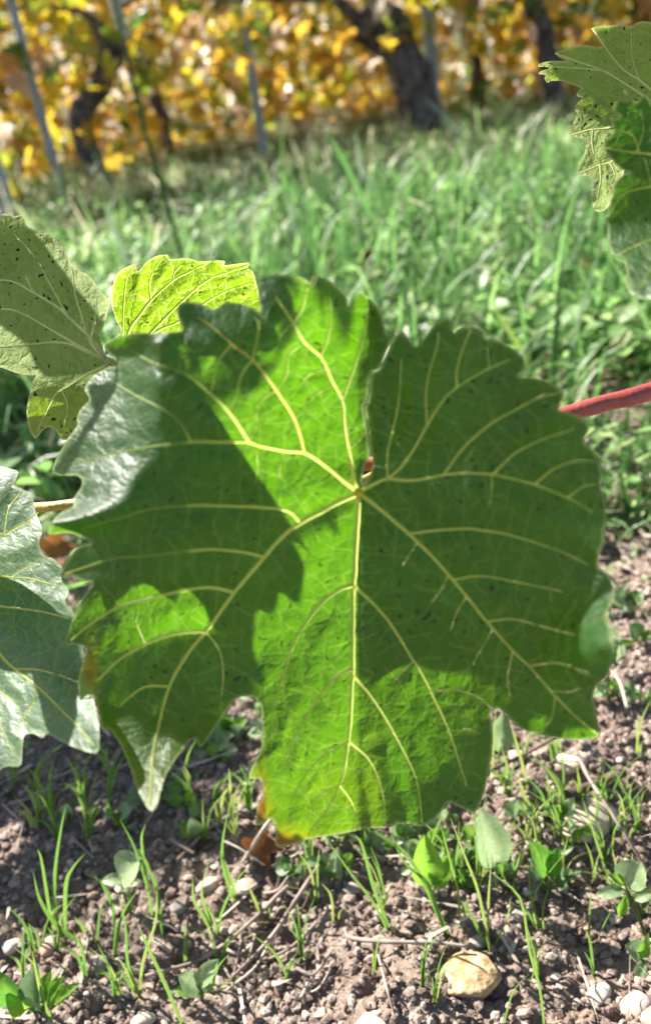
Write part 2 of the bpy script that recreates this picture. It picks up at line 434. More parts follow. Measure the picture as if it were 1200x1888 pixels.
def build_leaf(name, label, cat, poly, mapper, unit_cm, veins, mat, vein_mat, spacing, base2d, group=None, petiole=None,
               vein_scale=0.78, lift=0.5, seed=0, rim=3.5, pet_mat='petiole', slots=True, age=None):
    """veins: list of (path2d, r0, r1, [ (path2d, r0, r1), ... ]) in outline units; mapper(P2, up) -> 3D, up = metres towards the seen side"""
    veins = snap_veins(veins)
    fine_l = fine_veins(poly, veins, 4.2 * spacing, seed) if slots else []
    vl = [(v[0], v[1], v[2]) for v in veins] + [(q[0], q[1], q[2]) for v in veins for q in v[3]]
    V, F, ol = sheet(np.asarray(poly, float), spacing, seed, [(a, b * vein_scale, c * vein_scale) for a, b, c in vl], fine_l)
    slot = np.zeros(len(V))
    for path, r0, r1 in vl:
        path = np.asarray(path, float); ln = np.hypot(*np.diff(path, axis=0).T).sum()
        q = smooth_path(path, max(8, int(ln / (spacing * 0.5))))
        lo, hi = q.min(0) - 3 * r0, q.max(0) + 3 * r0
        mk = np.where((V[:, 0] > lo[0]) & (V[:, 0] < hi[0]) & (V[:, 1] > lo[1]) & (V[:, 1] < hi[1]))[0]; U = V[mk]; bb = np.full(len(U), 1e9)
        for i in range(len(q) - 1):
            a, b = q[i], q[i + 1]; ab = b - a
            w = np.clip(((U - a) @ ab) / (ab @ ab + 1e-9), 0, 1)
            rr = (r0 + (r1 - r0) * ((i + w) / (len(q) - 1)) ** 0.8) * vein_scale
            dd = np.hypot(*(U - a - w[:, None] * ab).T) / rr
            if i == len(q) - 2: dd = np.where(w >= 0.999, 9.0, dd)          # no slot past the end of the vein
            bb = np.minimum(bb, dd)
        best = np.full(len(V), 1e9); best[mk] = bb
        slot = np.maximum(slot, np.clip(1.55 - best, 0, 1))
    fm = np.zeros(len(V))
    for q in fine_l:
        fm = np.maximum(fm, np.clip(1 - near_dist(V, smooth_path(q, max(4, len(q) * 2)), spacing) / (spacing * 0.22), 0, 1))
    dv = np.full(len(V), 1e9)
    for path, r0, r1, subs in veins:
        dv = np.minimum(dv, seg_dist(V, smooth_path(np.asarray(path, float), 40)))
        for q in subs: dv = np.minimum(dv, seg_dist(V, smooth_path(np.asarray(q[0], float), 14)) * 1.1)
    um = unit_cm * 0.01
    puck = 1 - np.exp(-(dv * um / 0.005) ** 2)
    n1 = noise2(V[:, 0] * um / 0.008, V[:, 1] * um / 0.008, 31 + seed) * 0.0007 + noise2(V[:, 0] * um / 0.02, V[:, 1] * um / 0.02, 32 + seed) * 0.0013
    up = puck * (0.0011 + n1)
    de = seg_dist(V, ol, True)
    W = mapper(V, up)
    root = empty(name, mapper(np.array([base2d], float), np.zeros(1))[0], label, cat, group)
    n = np.cross(W[F[:, 1]] - W[F[:, 0]], W[F[:, 2]] - W[F[:, 0]]).sum(0)
    if n @ (CAM - W.mean(0)) < 0: F = F[:, ::-1]
    co = np.stack([V[:, 0] * unit_cm, V[:, 1] * unit_cm, np.zeros(len(V))], 1)
    b = mesh_obj('blade', W, F, MAT[mat], attrs={'leafco': co, 'slot': slot * (slots(V) if callable(slots) else slots), 'fine': fm, 'age': (age(V) if age is not None else np.zeros(len(V))), 'rim': np.clip(1.25 - de / rim, 0, 1) * 0.8})
    child(b, root)
    def vtube(path, r0, r1, nm, par, vm):
        path = np.asarray(path, float); ln = np.hypot(*np.diff(path, axis=0).T).sum()
        k = max(5, int(ln / (spacing * 1.2)))
        p2 = smooth_path(path, k); tt = np.linspace(0, 1, k)
        p2 = p2 + np.stack([noise2(tt * ln / 30 / max(1, spacing / 9), tt * 0 + r0, 3), noise2(tt * ln / 30 / max(1, spacing / 9), tt * 0 + r0 + 9, 4)], 1) * spacing * 0.12
        rr = (r0 + (r1 - r0) * tt ** 0.8) * um * vein_scale
        rr = rr * (1 + 0.12 * noise2(tt * ln / spacing, tt * 0, 8))
        P0 = mapper(p2, np.full(k, 0.0002)); nn = mapper(p2, np.full(k, 0.0012)) - P0; nn /= np.linalg.norm(nn, axis=1)[:, None]
        tg = np.gradient(P0, axis=0); tg /= np.linalg.norm(tg, axis=1)[:, None] + 1e-12
        sd = np.cross(tg, nn); sd /= np.linalg.norm(sd, axis=1)[:, None] + 1e-12
        xs = np.linspace(-1.2, 1.2, 7); zs = 0.62 * (1 - (np.abs(xs) / 1.2) ** 2.4) - 0.12
        vv = (P0[:, None] + rr[:, None, None] * (xs[None, :, None] * sd[:, None] + zs[None, :, None] * nn[:, None])).reshape(-1, 3)
        ff = [(i * 7 + j, i * 7 + j + 1, (i + 1) * 7 + j + 1, (i + 1) * 7 + j) for i in range(k - 1) for j in range(6)]
        o = mesh_obj(nm, vv, ff, MAT[vm])
        o.parent = par
        o.matrix_parent_inverse = Matrix.Translation(Vector(root.location)).inverted() if par is root else Matrix.Identity(4)
        return o
    for path, r0, r1, subs in veins:
        v = vtube(path, r0, r1, 'vein', root, vein_mat)
        for q in subs: vtube(q[0], q[1], q[2], 'side_vein', v, q[3] if len(q) > 3 else vein_mat)
    if petiole is not None:
        pts, r0, r1 = petiole
        pp = smooth_path(pts, 14); vv, ff = tube(pp, np.linspace(r0, r1, 14), 8)
        child(mesh_obj('petiole', vv, ff, MAT[pet_mat]), root)
    return root

def px_mapper(dfn):
    def f(P, up):
        P = np.asarray(P, float)
        return atv(P[:, 0], P[:, 1], dfn(P[:, 0], P[:, 1]) - np.asarray(up))
    return f
def sm(x, a, b):
    t = np.clip((x - a) / (b - a), 0, 1); return t * t * (3 - 2 * t)

# ------------------------------------------------------------------ the large leaf
J = (661, 908)
main_outline = [
 (667,893),(671,856),(681,848),(680,820),(675,785),(668,747),(677,741),(681,687),(700,678),(713,645),(731,604),(726,598),(713,622),(708,596),(700,570),(681,550),
 (670,541),(663,535),(648,550),(643,568),(639,547),(630,537),(613,521),(597,512),(585,505),(577,528),(560,513),(533,508),(500,506),(478,509),(476,545),(481,577),
 (467,568),(447,560),(430,557),(413,557),(400,568),(390,570),(373,560),(347,556),(328,561),(328,587),(339,610),(313,613),(280,614),(240,614),(213,622),(191,637),(207,658),(222,674),
 (197,678),(173,692),(154,717),(168,736),(150,753),(142,770),(145,784),(127,807),(107,840),(95,868),(113,877),(142,876),(153,884),(151,898),(134,922),(138,934),(107,947),(85,986),(110,984),(130,982),
 (157,993),(172,1001),(143,1008),(123,1033),(108,1067),(131,1056),(147,1070),(174,1074),(153,1100),(134,1143),(119,1189),(138,1188),(162,1193),(153,1220),(144,1257),(148,1298),(160,1281),(176,1283),(181,1312),(190,1350),
 (202,1342),(223,1373),(240,1413),(252,1453),(277,1498),(290,1486),(297,1453),(310,1420),(333,1387),(358,1358),(370,1381),(388,1355),(413,1320),(428,1294),(447,1284),(467,1284),
 (482,1302),(484,1347),(482,1380),(454,1437),(482,1434),(486,1470),(475,1482),(470,1527),(502,1506),(509,1534),(507,1562),(540,1559),(565,1547),(607,1541),(648,1534),(673,1527),(711,1526),(740,1516),
 (777,1526),(807,1506),(827,1476),(848,1489),(877,1501),(892,1467),(903,1413),(910,1359),(902,1306),(921,1307),(937,1323),(960,1346),(1007,1358),(1060,1366),(1108,1360),(1102,1325),(1092,1284),(1100,1262),
 (1121,1250),(1134,1200),(1127,1166),(1115,1136),(1133,1102),(1127,1070),(1114,1052),(1100,1046),(1104,1022),(1112,1000),(1114,975),(1118,950),(1115,920),(1107,893),(1109,870),(1100,843),(1090,825),(1073,817),
 (1087,790),(1077,773),(1047,760),(1027,755),(1039,733),(1033,717),(1007,700),(980,695),(952,695),(968,682),(967,660),(947,643),(920,628),(893,625),(892,610),(873,601),(847,606),(837,615),
 (831,590),(820,586),(800,600),(783,620),(767,641),(753,623),(740,612),(728,620),(711,657),(702,681),(684,690),(681,742),(671,750),(678,785),(683,820),(686,842),(687,860),(680,882),(672,895)]

def main_depth(px, py):
    k = 0.325 / FPX
    X = (px - 661) * k; Y = (908 - py) * k
    d = 0.325 - 0.20 * Y
    lf = np.clip(-X, 0, None)
    a = np.clip(lf / 0.122, 0, 1.05)
    low = sm(-Y, 0.01, 0.06)
    d = d - (0.024 * (1 - 0.45 * low)) * np.sin(math.pi * a ** 1.15)        # left half bulges to the camera, its margin rolls back
    rt = np.clip(X - 26 * k * sm(py, 890, 830), 0, None)
    d = d - 0.53 * rt * (1 - 0.55 * sm(-Y, 0.04, 0.11)) + 0.5 * rt ** 2 * sm(Y, -0.02, 0.05)
    # left lobe tip at the bottom swings up to face the sky
    q = np.exp(-(((px - 300) / 170) ** 2 + ((py - 1540) / 150) ** 2)) * sm(px, 475, 400)
    d = d - 0.048 * q
    # the left margin rolls over backwards
    m = np.clip((300 - px) / 205.0, 0, 1.1) * sm(py, 575, 665) * sm(py, 1010, 910)
    d = d + 0.030 * m ** 2 + 0.85 * (850 - py) * k * sm(m, 0, 0.5)
    # lobe at the right margin curls forward
    c = sm(px, 985, 1140) * np.exp(-((py - 1180) / 105) ** 2)
    d = d - 0.046 * c * sm(py, 1020, 1230) + 0.008 * c
    # tips of the upper lobes roll back
    d = d + 0.018 * sm(py, 640, 505) * sm(px, 560, 420)
    # overlap at the sinus: the right lobe lies in front
    d = d + 0.0035 * sm(py, 900, 840) * (1 - sm(px, 681, 690)) * sm(px, 480, 670)
    # the slight wave of the blade
    d = d + 0.0025 * np.sin(px / 75.0 + py / 140.0) * sm(np.hypot(px - 661, py - 908), 80, 380)
    return d

V = {}
mv = [
 ([J,(658,980),(654,1050),(652,1080),(651,1150),(650,1230),(648,1290),(644,1350),(636,1410),(625,1450),(605,1490),(572,1533)], 6.2, 1.8, [
   ([(652,1080),(630,1085),(600,1105),(570,1140),(545,1180),(530,1220),(515,1270),(505,1310),(500,1360)], 4.2, 1.2),
   ([(653,1081),(690,1115),(720,1150),(745,1190),(775,1240),(800,1290),(825,1345),(845,1400),(860,1450)], 3.8, 1.2),
   ([(646,1235),(615,1250),(585,1290),(560,1330),(540,1370),(525,1400)], 3.4, 1.0),
   ([(650,1248),(680,1280),(710,1325),(735,1370),(760,1420),(772,1460),(778,1520)], 3.6, 1.2),
   ([(640,1370),(600,1390),(570,1420),(545,1460),(535,1490)], 2.6, 1.0),
   ([(644,1372),(675,1395),(695,1430),(708,1480),(710,1522)], 2.8, 1.2),
   ([(627,1448),(590,1465),(565,1490)], 1.8, 0.8),
   ([(626,1450),(645,1475),(655,1500),(650,1530)], 1.8, 1.0),
   ([(797,1280),(840,1272),(880,1285),(905,1305)], 2.0, 1.0),
   ([(768,1222),(740,1240),(722,1262)], 1.6, 0.8),
   ([(720,1345),(690,1370),(675,1385)], 1.3, 0.7),
   ([(830,1356),(860,1345),(882,1352)], 1.4, 0.8),
 ]),
 ([J,(640,918),(600,938),(556,962),(520,990),(480,1035),(430,1095),(390,1150),(350,1200),(322,1245),(305,1290),(293,1340),(282,1400),(277,1485)], 6.5, 2.0, [
   ([(556,962),(530,942),(490,936),(430,933),(350,932),(280,938),(220,955),(150,975)], 3.6, 1.4),
   ([(484,1030),(450,1018),(400,1013),(350,1015),(290,1022),(210,1030),(150,1048),(120,1058)], 3.0, 1.8),
   ([(432,1090),(390,1083),(340,1088),(290,1100),(230,1115),(190,1135),(130,1180)], 3.8, 2.0),
   ([(378,1166),(340,1165),(290,1178),(240,1203),(210,1225),(180,1255)], 3.6, 2.0),
   ([(312,1262),(270,1265),(240,1285),(220,1305)], 2.8, 1.6),
   ([(384,1160),(405,1200),(412,1240),(408,1285)], 1.8, 0.9),
   ([(262,1180),(252,1150),(255,1125)], 1.3, 0.7),
 ]),
 ([J,(630,885),(600,860),(562,835),(525,831),(480,822),(455,815),(400,815),(350,815),(290,823),(220,835),(150,850),(105,862)], 5.2, 1.6, [
   ([(562,835),(548,790),(535,760),(505,715),(470,668),(430,637),(395,605),(365,585)], 3.8, 1.2, 'vein_red'),
   ([(460,814),(423,762),(387,725),(340,688),(280,667),(240,643)], 3.8, 1.4),
   ([(355,814),(327,773),(293,750),(253,730),(210,705)], 2.4, 1.0),
   ([(428,637),(403,667),(390,722)], 2.2, 1.2),
   ([(467,667),(471,640),(478,600),(470,585)], 2.0, 1.0),
   ([(464,670),(447,687),(438,720),(425,758)], 2.2, 1.2),
   ([(510,722),(485,735),(473,750),(472,785),(460,812)], 2.0, 1.2),
   ([(340,688),(345,660),(342,625)], 1.6, 0.8),
   ([(505,716),(528,690),(532,655),(556,634)], 2.0, 1.4),
   ([(525,832),(515,865),(512,895)], 1.4, 0.8),
   ([(472,824),(474,860),(472,890)], 1.4, 0.8),
 ]),
 ([J,(652,890),(648,860),(640,820),(633,780),(630,740),(610,700),(592,660),(560,630),(540,595),(520,565),(508,548)], 5.0, 1.6, [
   ([(630,740),(640,710),(655,670),(670,620),(677,565)], 3.6, 1.4),
   ([(591,658),(605,620),(610,570),(608,548)], 2.4, 1.0),
   ([(545,597),(558,565),(565,535),(580,507)], 2.4, 1.4),
   ([(604,678),(575,688),(560,700),(556,712)], 1.6, 0.8),
   ([(540,598),(520,615),(514,632)], 1.8, 1.0),
   ([(610,714),(580,730),(545,765)], 1.6, 0.9),
   ([(647,830),(660,812),(674,794)], 2.6, 1.8),
 ]),
 ([J,(690,930),(720,955),(760,990),(800,1030),(840,1075),(880,1125),(905,1155),(940,1195),(985,1240),(1025,1285),(1070,1330),(1102,1354)], 5.0, 1.2, [
   ([(754,985),(800,978),(860,975),(920,982),(980,998),(1040,1020),(1085,1042)], 2.8, 1.0),
   ([(836,1068),(890,1062),(960,1075),(1040,1092)], 2.2, 0.8),
   ([(898,1146),(950,1142),(1010,1158),(1060,1172)], 2.2, 0.8),
   ([(972,1226),(1030,1223),(1090,1245)], 2.0, 0.8),
   ([(941,1198),(935,1250),(940,1285)], 1.8, 0.8),
   ([(826,1060),(812,1088),(795,1112)], 1.6, 0.7),
   ([(856,1096),(842,1128),(830,1162)], 1.6, 0.7),
   ([(908,1160),(885,1200),(870,1226)], 1.6, 0.7),
   ([(1018,1280),(1050,1275),(1072,1268)], 1.4, 0.7),
   ([(1028,1288),(1018,1318),(1005,1340)], 1.3, 0.7),
   ([(770,1003),(752,1025),(742,1045)], 1.2, 0.6),
 ]),
 ([J,(685,895),(715,883),(760,886),(820,875),(865,872),(910,876),(985,893),(1050,920),(1092,946)], 4.2, 1.2, [
   ([(715,883),(740,860),(765,825),(790,780),(815,740),(840,715),(890,685),(940,662)], 3.4, 1.2),
   ([(820,875),(850,830),(900,785),(950,755),(1000,730),(1030,725)], 2.8, 1.0),
   ([(910,876),(950,835),(1000,810),(1060,790)], 2.6, 1.0),
   ([(985,893),(1020,865),(1060,850),(1096,851)], 2.2, 0.9),
   ([(1050,920),(1075,897),(1102,892)], 1.6, 0.8),
   ([(790,780),(785,740),(790,690),(805,640),(808,612)], 2.2, 1.0),
   ([(840,715),(842,680),(858,630),(868,607)], 2.2, 1.0),
   ([(716,882),(714,840),(722,800),(735,740),(740,660)], 2.4, 1.0),
   ([(899,680),(898,655),(897,640)], 1.4, 0.7),
   ([(904,877),(905,905),(902,935)], 1.2, 0.6),
 ]),
]
CANE = [(1420, 640, 0.40), (1200, 721, 0.372), (1120, 742, 0.368), (1040, 764, 0.366), (900, 800, 0.372), (760, 838, 0.385), (640, 862, 0.392), (450, 890, 0.402), (250, 916, 0.412), (128, 930, 0.418), (60, 936, 0.425), (-120, 940, 0.45), (-420, 930, 0.5)]
cane_pts = np.array([at(*c) for c in CANE])
Jp = at(661, 908, float(main_depth(np.array([661.]), np.array([908.]))[0]))
main_leaf = build_leaf('vine_leaf', 'large green vine leaf with pale branching veins, hanging in front of the red shoot', 'leaf', main_outline, px_mapper(main_depth), 0.325 / FPX * 100, mv,
    'main_leaf', 'vein', 9.0, J, petiole=([Jp + FWD * 0.0012, Jp + FWD * 0.012 + UP * 0.004, Jp + FWD * 0.04 + UP * 0.004, cane_pts[5]], 0.0016, 0.0019), seed=1, slots=lambda V: ((V[:, 0] > 345) | (V[:, 1] > 1060)) * 1.0,
    age=lambda V: np.clip(0.9 * np.exp(-((V[:, 0] - 478) / 16) ** 2 - ((V[:, 1] - 1475) / 55) ** 2) + 0.55 * np.exp(-((V[:, 0] - 515) / 45) ** 2 - ((V[:, 1] - 1555) / 25) ** 2) + 0.7 * np.exp(-((V[:, 0] - 165) / 18) ** 2 - ((V[:, 1] - 1235) / 50) ** 2) + 0.35 * sm(V[:, 1], 1200, 1560) * (noise2(V[:, 0] / 60, V[:, 1] / 60, 3) * 0.5 + 0.6) * (V[:, 0] < 700), 0, 1))
# the little knob where the veins meet
kv, kf = tube(np.array([Jp - FWD * 0.0022, Jp - FWD * 0.0012, Jp + FWD * 0.001]), [0.0009, 0.0019, 0.0024], 10)
child(mesh_obj('vein_junction', kv, kf, plain_mat('junction_yellow', (0.52, 0.46, 0.03), 0.45, 0.4)), main_leaf)

# ------------------------------------------------------------------ red shoot behind the leaf
MAT['red_shoot'] = plain_mat('red_shoot', (0.46, 0.085, 0.10), 0.36, 0.6, None, 0, 0.35, 130, 0.25, 0.0006, col2=(0.56, 0.24, 0.14))
pp = smooth_path(cane_pts, 80)
rr = np.interp(np.linspace(0, 1, 80), [0, 0.12, 0.25, 0.6, 1], [0.0040, 0.0038, 0.0034, 0.0026, 0.0022])
rr *= 1 + 0.03 * np.sin(np.arange(80) * 0.9)
vv, ff = tube(pp, rr, 14)
MAT['main_shoot'] = tint_mat('ripening_shoot', [(0.0, (0.30, 0.045, 0.05)), (0.18, (0.36, 0.075, 0.06)), (0.45, (0.38, 0.10, 0.07)), (0.75, (0.55, 0.34, 0.10)), (1.0, (0.45, 0.42, 0.12))], 0.36, 0.6, 0.02, 1.0)
shoot = mesh_obj('vine_shoot', vv, ff, MAT['main_shoot'], attrs={'tint': np.repeat(np.linspace(0, 1, 80), 14)})
tag(shoot, 'red vine shoot running behind the large veined leaf', 'shoot')

# ------------------------------------------------------------------ other leaves in the picture
def quad_depth(cx, cy, d0, gx, gy, cxx=0.0, cyy=0.0, cxy=0.0, wav=0.002, seed=0, extra=None):
    def f(px, py):
        k = d0 / FPX; X = (px - cx) * k; Y = (cy - py) * k
        d = d0 + gx * X + gy * Y + cxx * X * X + cyy * Y * Y + cxy * X * Y
        d = d + wav * noise2(px / 90.0, py / 90.0, 50 + seed)
        if extra is not None: d = d + extra(px, py)
        return d
    return f

# leaf showing its pale underside, upper left
ul_outline = [(197,664),(190,640),(186,615),(194,595),(200,572),(204,555),(192,543),(180,530),(172,515),(160,505),(148,500),(131,487),(125,470),(113,452),(100,440),(84,428),(64,422),(52,420),(43,401),(35,394),(28,401),(6,392),(0,402),(-30,396),(-60,420),(-75,412),(-110,450),
 (-118,500),(-150,530),(-138,575),(-150,620),(-110,640),(-80,676),(-40,672),(0,676),(25,686),(50,692),(71,691),(64,697),(55,725),(49,755),(52,785),(58,800),(66,811),(80,793),(88,787),(101,790),(119,816),(140,792),(160,800),(185,770),(215,740),(222,700),(206,682)]
ul_depth = quad_depth(90, 590, 0.405, -0.60, 0.50, 0.6, 0.0, 0.0, 0.003, 1,
    extra=lambda px, py: 0.042 * sm(py, 690, 830) ** 1.2 - 0.010 * sm(py, 470, 380))
ulv = [([(197,664),(172,628),(150,605),(105,565),(60,538),(20,518),(-40,515),(-110,500)], 4.5, 1.2, [([(135,592),(118,570),(105,545),(88,515),(75,490),(50,455),(25,430)], 2.4, 1.0), ([(66,541),(55,525),(48,508)], 1.8, 0.8)]),
  ([(197,664),(170,635),(162,615),(150,578),(140,545),(136,515),(132,490)], 3.6, 1.6, [([(152,583),(150,600),(160,612)], 1.4, 1)]),
  ([(197,664),(172,630),(174,600),(178,570),(180,545)], 3.0, 1.2, []),
  ([(197,664),(160,645),(130,628),(90,605),(50,582),(10,570),(-60,580)], 3.4, 1.2, []),
  ([(197,664),(160,648),(120,632),(60,634),(20,638),(-30,640),(-90,650)], 3.2, 1.2, []),
  ([(200,672),(160,690),(130,708),(105,725),(85,760),(70,795)], 2.6, 1.0, [([(115,718),(125,750),(118,790)], 1.6, 0.8)])]
Bul = at(197, 664, float(ul_depth(np.array([197.]), np.array([664.]))[0]))
build_leaf('vine_leaf', 'vine leaf turned to show its pale speckled underside, beside the bright lime leaf', 'leaf', ul_outline, px_mapper(ul_depth), 0.405 / FPX * 100, ulv, 'underside', 'vein_under', 9.0, (197, 664),
    petiole=([Bul + FWD * 0.001, Bul + RT * 0.012 - UP * 0.006, Bul + RT * 0.03 - UP * 0.02 + FWD * 0.004, cane_pts[8]], 0.0018, 0.0018), seed=2)

# bright back-lit lime leaf
ye_outline = [(216,690),(222,650),(226,612),(214,590),(205,560),(208,525),(215,505),(232,493),(251,486),(253,501),(259,497),(270,482),(290,471),(311,469),(312,479),(340,476),(356,478),(368,483),(400,480),(416,481),(412,490),(440,486),(463,484),(456,494),(468,502),(474,530),(486,560),(480,600),(500,640),(470,680),(478,720),(430,740),(400,790),(350,770),(300,790),(260,750),(225,730)]
ye_depth = quad_depth(320, 560, 0.44, 0.25, -0.35, 0.3, 0.4, 0.2, 0.002, 2)
yev = [([(216,690),(237,612),(258,580),(280,552),(320,516),(350,500),(375,488)], 4.0, 1.2, [([(278,553),(276,520),(288,492),(302,474)], 1.8, 0.9), ([(320,516),(323,500),(345,480)], 1.8, 0.9)]),
  ([(216,690),(262,632),(285,606),(310,580),(335,556),(368,526),(395,510),(430,498),(461,486)], 3.8, 1.2, [([(366,527),(370,510),(382,496)], 1.6, 0.8)]),
  ([(216,690),(255,645),(290,610),(330,592),(375,560),(418,536),(470,520)], 3.4, 1.1, []),
  ([(216,690),(226,640),(227,590),(230,540),(235,510),(250,488)], 2.6, 1.0, []),
  ([(216,690),(280,650),(350,610),(420,570),(478,552)], 2.6, 1.0, []),
  ([(216,690),(300,700),(400,690),(470,690)], 3.0, 1.0, [])]
Bye = at(216, 690, float(ye_depth(np.array([216.]), np.array([690.]))[0]))
build_leaf('vine_leaf', 'bright lime vine leaf glowing against the light behind the large leaf', 'leaf', ye_outline, px_mapper(ye_depth), 0.44 / FPX * 100, yev, 'lime_leaf', 'vein', 8.0, (216, 690),
    petiole=([Bye + FWD * 0.001, Bye - UP * 0.012 + RT * 0.004, Bye - UP * 0.03 + RT * 0.006, cane_pts[8]], 0.0016, 0.0018), seed=3)

# lower left leaf
ll_outline = [(-70,1080),(-40,1000),(-60,930),(-20,880),(0,858),(18,864),(36,868),(30,885),(20,900),(42,903),(61,916),(66,945),(80,978),(72,1000),(78,1023),(100,1030),(118,1048),(112,1070),(130,1090),(118,1110),(138,1130),(150,1175),(160,1230),(176,1300),(184,1345),(183,1391),(155,1384),(131,1375),(108,1365),(86,1350),(80,1362),(62,1352),(44,1354),(42,1385),(40,1414),(10,1412),(-10,1430),(-60,1420),(-80,1370),(-130,1380),(-170,1320),(-160,1250),(-220,1220),(-210,1140),(-150,1100)]
ll_depth = quad_depth(60, 1130, 0.365, -0.70, 0.62, 1.5, -1.2, 0.3, 0.004, 3)
llv = [([(-70,1080),(-30,1150),(0,1204),(30,1235),(66,1262),(105,1300),(140,1335),(175,1375)], 3.8, 1.4, [([(30,1235),(70,1235),(110,1245),(150,1260)], 1.8, 0.8), ([(66,1262),(60,1300),(30,1340)], 1.8, 0.8)]),
  ([(-70,1080),(-20,1062),(20,1064),(60,1068),(110,1080)], 3.2, 1.2, [([(20,1064),(50,1045),(75,1030)], 1.6, 0.8)]),
  ([(-70,1080),(-20,1112),(40,1122),(90,1130),(132,1142)], 2.8, 1.0, []),
  ([(-70,1080),(-30,1160),(-10,1260),(0,1330),(25,1390)], 3.0, 1.2, [([(-8,1270),(30,1300),(50,1345)], 1.6, 0.8)]),
  ([(-70,1080),(-30,1010),(10,985),(45,965),(70,945)], 3.0, 1.2, [([(10,985),(15,940),(40,905)], 1.6, 0.8)])]
Bll = at(-70, 1080, float(ll_depth(np.array([-70.]), np.array([1080.]))[0]))
build_leaf('vine_leaf', 'dull green vine leaf with whitish sheen and pointed tip, low beside the large leaf', 'leaf', ll_outline, px_mapper(ll_depth), 0.365 / FPX * 100, llv, 'side_leaf', 'vein', 10.0, (-70, 1080),
    petiole=([Bll + FWD * 0.001, Bll + UP * 0.01 + FWD * 0.01, Bll + UP * 0.02 + FWD * 0.03, cane_pts[11]], 0.0016, 0.0018), seed=4)

# upper right leaf with a pale flap
r1_outline = [(1300,250),(1250,215),(1200,215),(1165,212),(1140,222),(1150,260),(1155,300),(1140,345),(1128,366),(1117,388),(1098,392),(1090,374),(1090,352),(1097,329),(1081,323),(1062,324),(1066,305),(1075,288),(1080,270),(1079,256),(1062,254),(1050,246),(1057,225),(1064,208),(1059,205),(1061,192),(1075,181),(1061,177),(1065,168),(1072,163),
  (1051,155),(1036,149),(1015,149),(1008,154),(1002,143),(1008,139),(988,136),(998,130),(1016,125),(988,120),(1003,114),(1020,112),(1050,113),(1032,107),(1020,97),(1041,91),(1067,83),(1081,83),(1097,87),(1113,85),(1105,70),(1097,60),(1089,50),(1121,47),(1147,46),(1162,50),(1177,39),(1200,40),(1240,60),(1262,48),(1310,80),(1330,140),(1360,180),(1330,220)]
r1_depth = quad_depth(1150, 130, 0.43, 0.25, -0.25, 0.3, 0.0, 0.0, 0.002, 5,
    extra=lambda px, py: (lambda f: -0.00027 * np.clip(f, 0, 190) - 0.00025 * (px - 1110) * sm(f, 0, 60))((py - 163) - (px - 1072) * 0.55))
r1v = [([(1300,250),(1230,190),(1180,150),(1140,120),(1090,52)], 3.8, 1.2, [([(1180,150),(1165,110),(1162,55)], 1.8, 0.8)]),
  ([(1300,250),(1220,200),(1160,160),(1110,130),(1060,112),(1022,98)], 3.4, 1.2, [([(1110,130),(1060,125),(992,121)], 1.8, 0.8)]),
  ([(1300,250),(1200,225),(1127,234),(1085,238),(1053,247)], 3.2, 1.8, [([(1092,238),(1090,262),(1094,285)], 1.6, 0.9)]),
  ([(1300,250),(1200,260),(1127,296),(1100,304),(1066,318)], 3.2, 1.8, [([(1105,303),(1106,335),(1100,370)], 1.8, 1.0), ([(1122,298),(1132,320),(1125,340)], 1.4, 0.8)])]
Br1 = at(1300, 250, float(r1_depth(np.array([1300.]), np.array([250.]))[0]))
build_leaf('vine_leaf', 'toothed vine leaf with a sunlit pale flap hanging under its green part', 'leaf', r1_outline, px_mapper(r1_depth), 0.43 / FPX * 100, r1v, 'underside', 'vein_under', 7.0, (1300, 250),
    petiole=([Br1 + FWD * 0.001, Br1 + RT * 0.02 - UP * 0.01, Br1 + RT * 0.05 - UP * 0.05, cane_pts[0] + RT * 0.02], 0.0016, 0.0018), seed=5)

# dark leaf in front of it, with a pale blurred lower lobe
r2_outline = [(1330,330),(1290,240),(1240,190),(1215,200),(1186,172),(1182,180),(1173,191),(1148,162),(1152,176),(1160,187),(1139,183),(1127,198),(1134,207),(1144,215),(1131,219),(1125,229),(1134,241),(1118,256),(1110,270),(1121,288),(1137,306),(1151,316),(1164,318),(1147,322),(1132,338),(1128,362),(1122,385),(1115,402),(1121,415),(1120,447),(1130,473),(1148,474),(1155,500),(1154,520),(1167,549),(1200,552),(1230,540),(1262,565),(1310,530),(1350,470),(1390,440),(1380,380)]
r2_depth = quad_depth(1180, 330, 0.315, -0.10, 0.10, 0.4, -1.2, 0.0, 0.002, 6, extra=lambda px, py: -0.020 * sm(py, 400, 570) - 0.00012 * (px - 1150) * sm(py, 380, 480))
r2v = [([(1330,330),(1260,300),(1200,285),(1160,280),(1112,271)], 3.4, 1.0, [([(1180,282),(1165,250),(1140,240)], 1.6, 0.8), ([(1172,280),(1185,240),(1180,200)], 1.6, 0.8)]),
  ([(1330,330),(1260,340),(1195,345),(1150,358),(1118,400)], 2.8, 1.0, [([(1200,345),(1190,300),(1185,290)], 1.4, 0.8)]),
  ([(1330,330),(1280,280),(1230,240),(1188,175)], 2.8, 1.0, []),
  ([(1330,330),(1280,400),(1220,460),(1170,545)], 3.0, 1.0, [([(1240,440),(1190,445),(1135,470)], 1.6, 0.8)])]
Br2 = at(1330, 330, float(r2_depth(np.array([1330.]), np.array([330.]))[0]))
build_leaf('vine_leaf', 'dark green vine leaf overlapping the one with the pale flap', 'leaf', r2_outline, px_mapper(r2_depth), 0.315 / FPX * 100, r2v, 'main_leaf', 'vein', 8.0, (1330, 330),
    petiole=([Br2 + FWD * 0.001, Br2 + FWD * 0.02 + RT * 0.01, Br2 + FWD * 0.05 + RT * 0.04 - UP * 0.03, cane_pts[0]], 0.0016, 0.0018), seed=6)

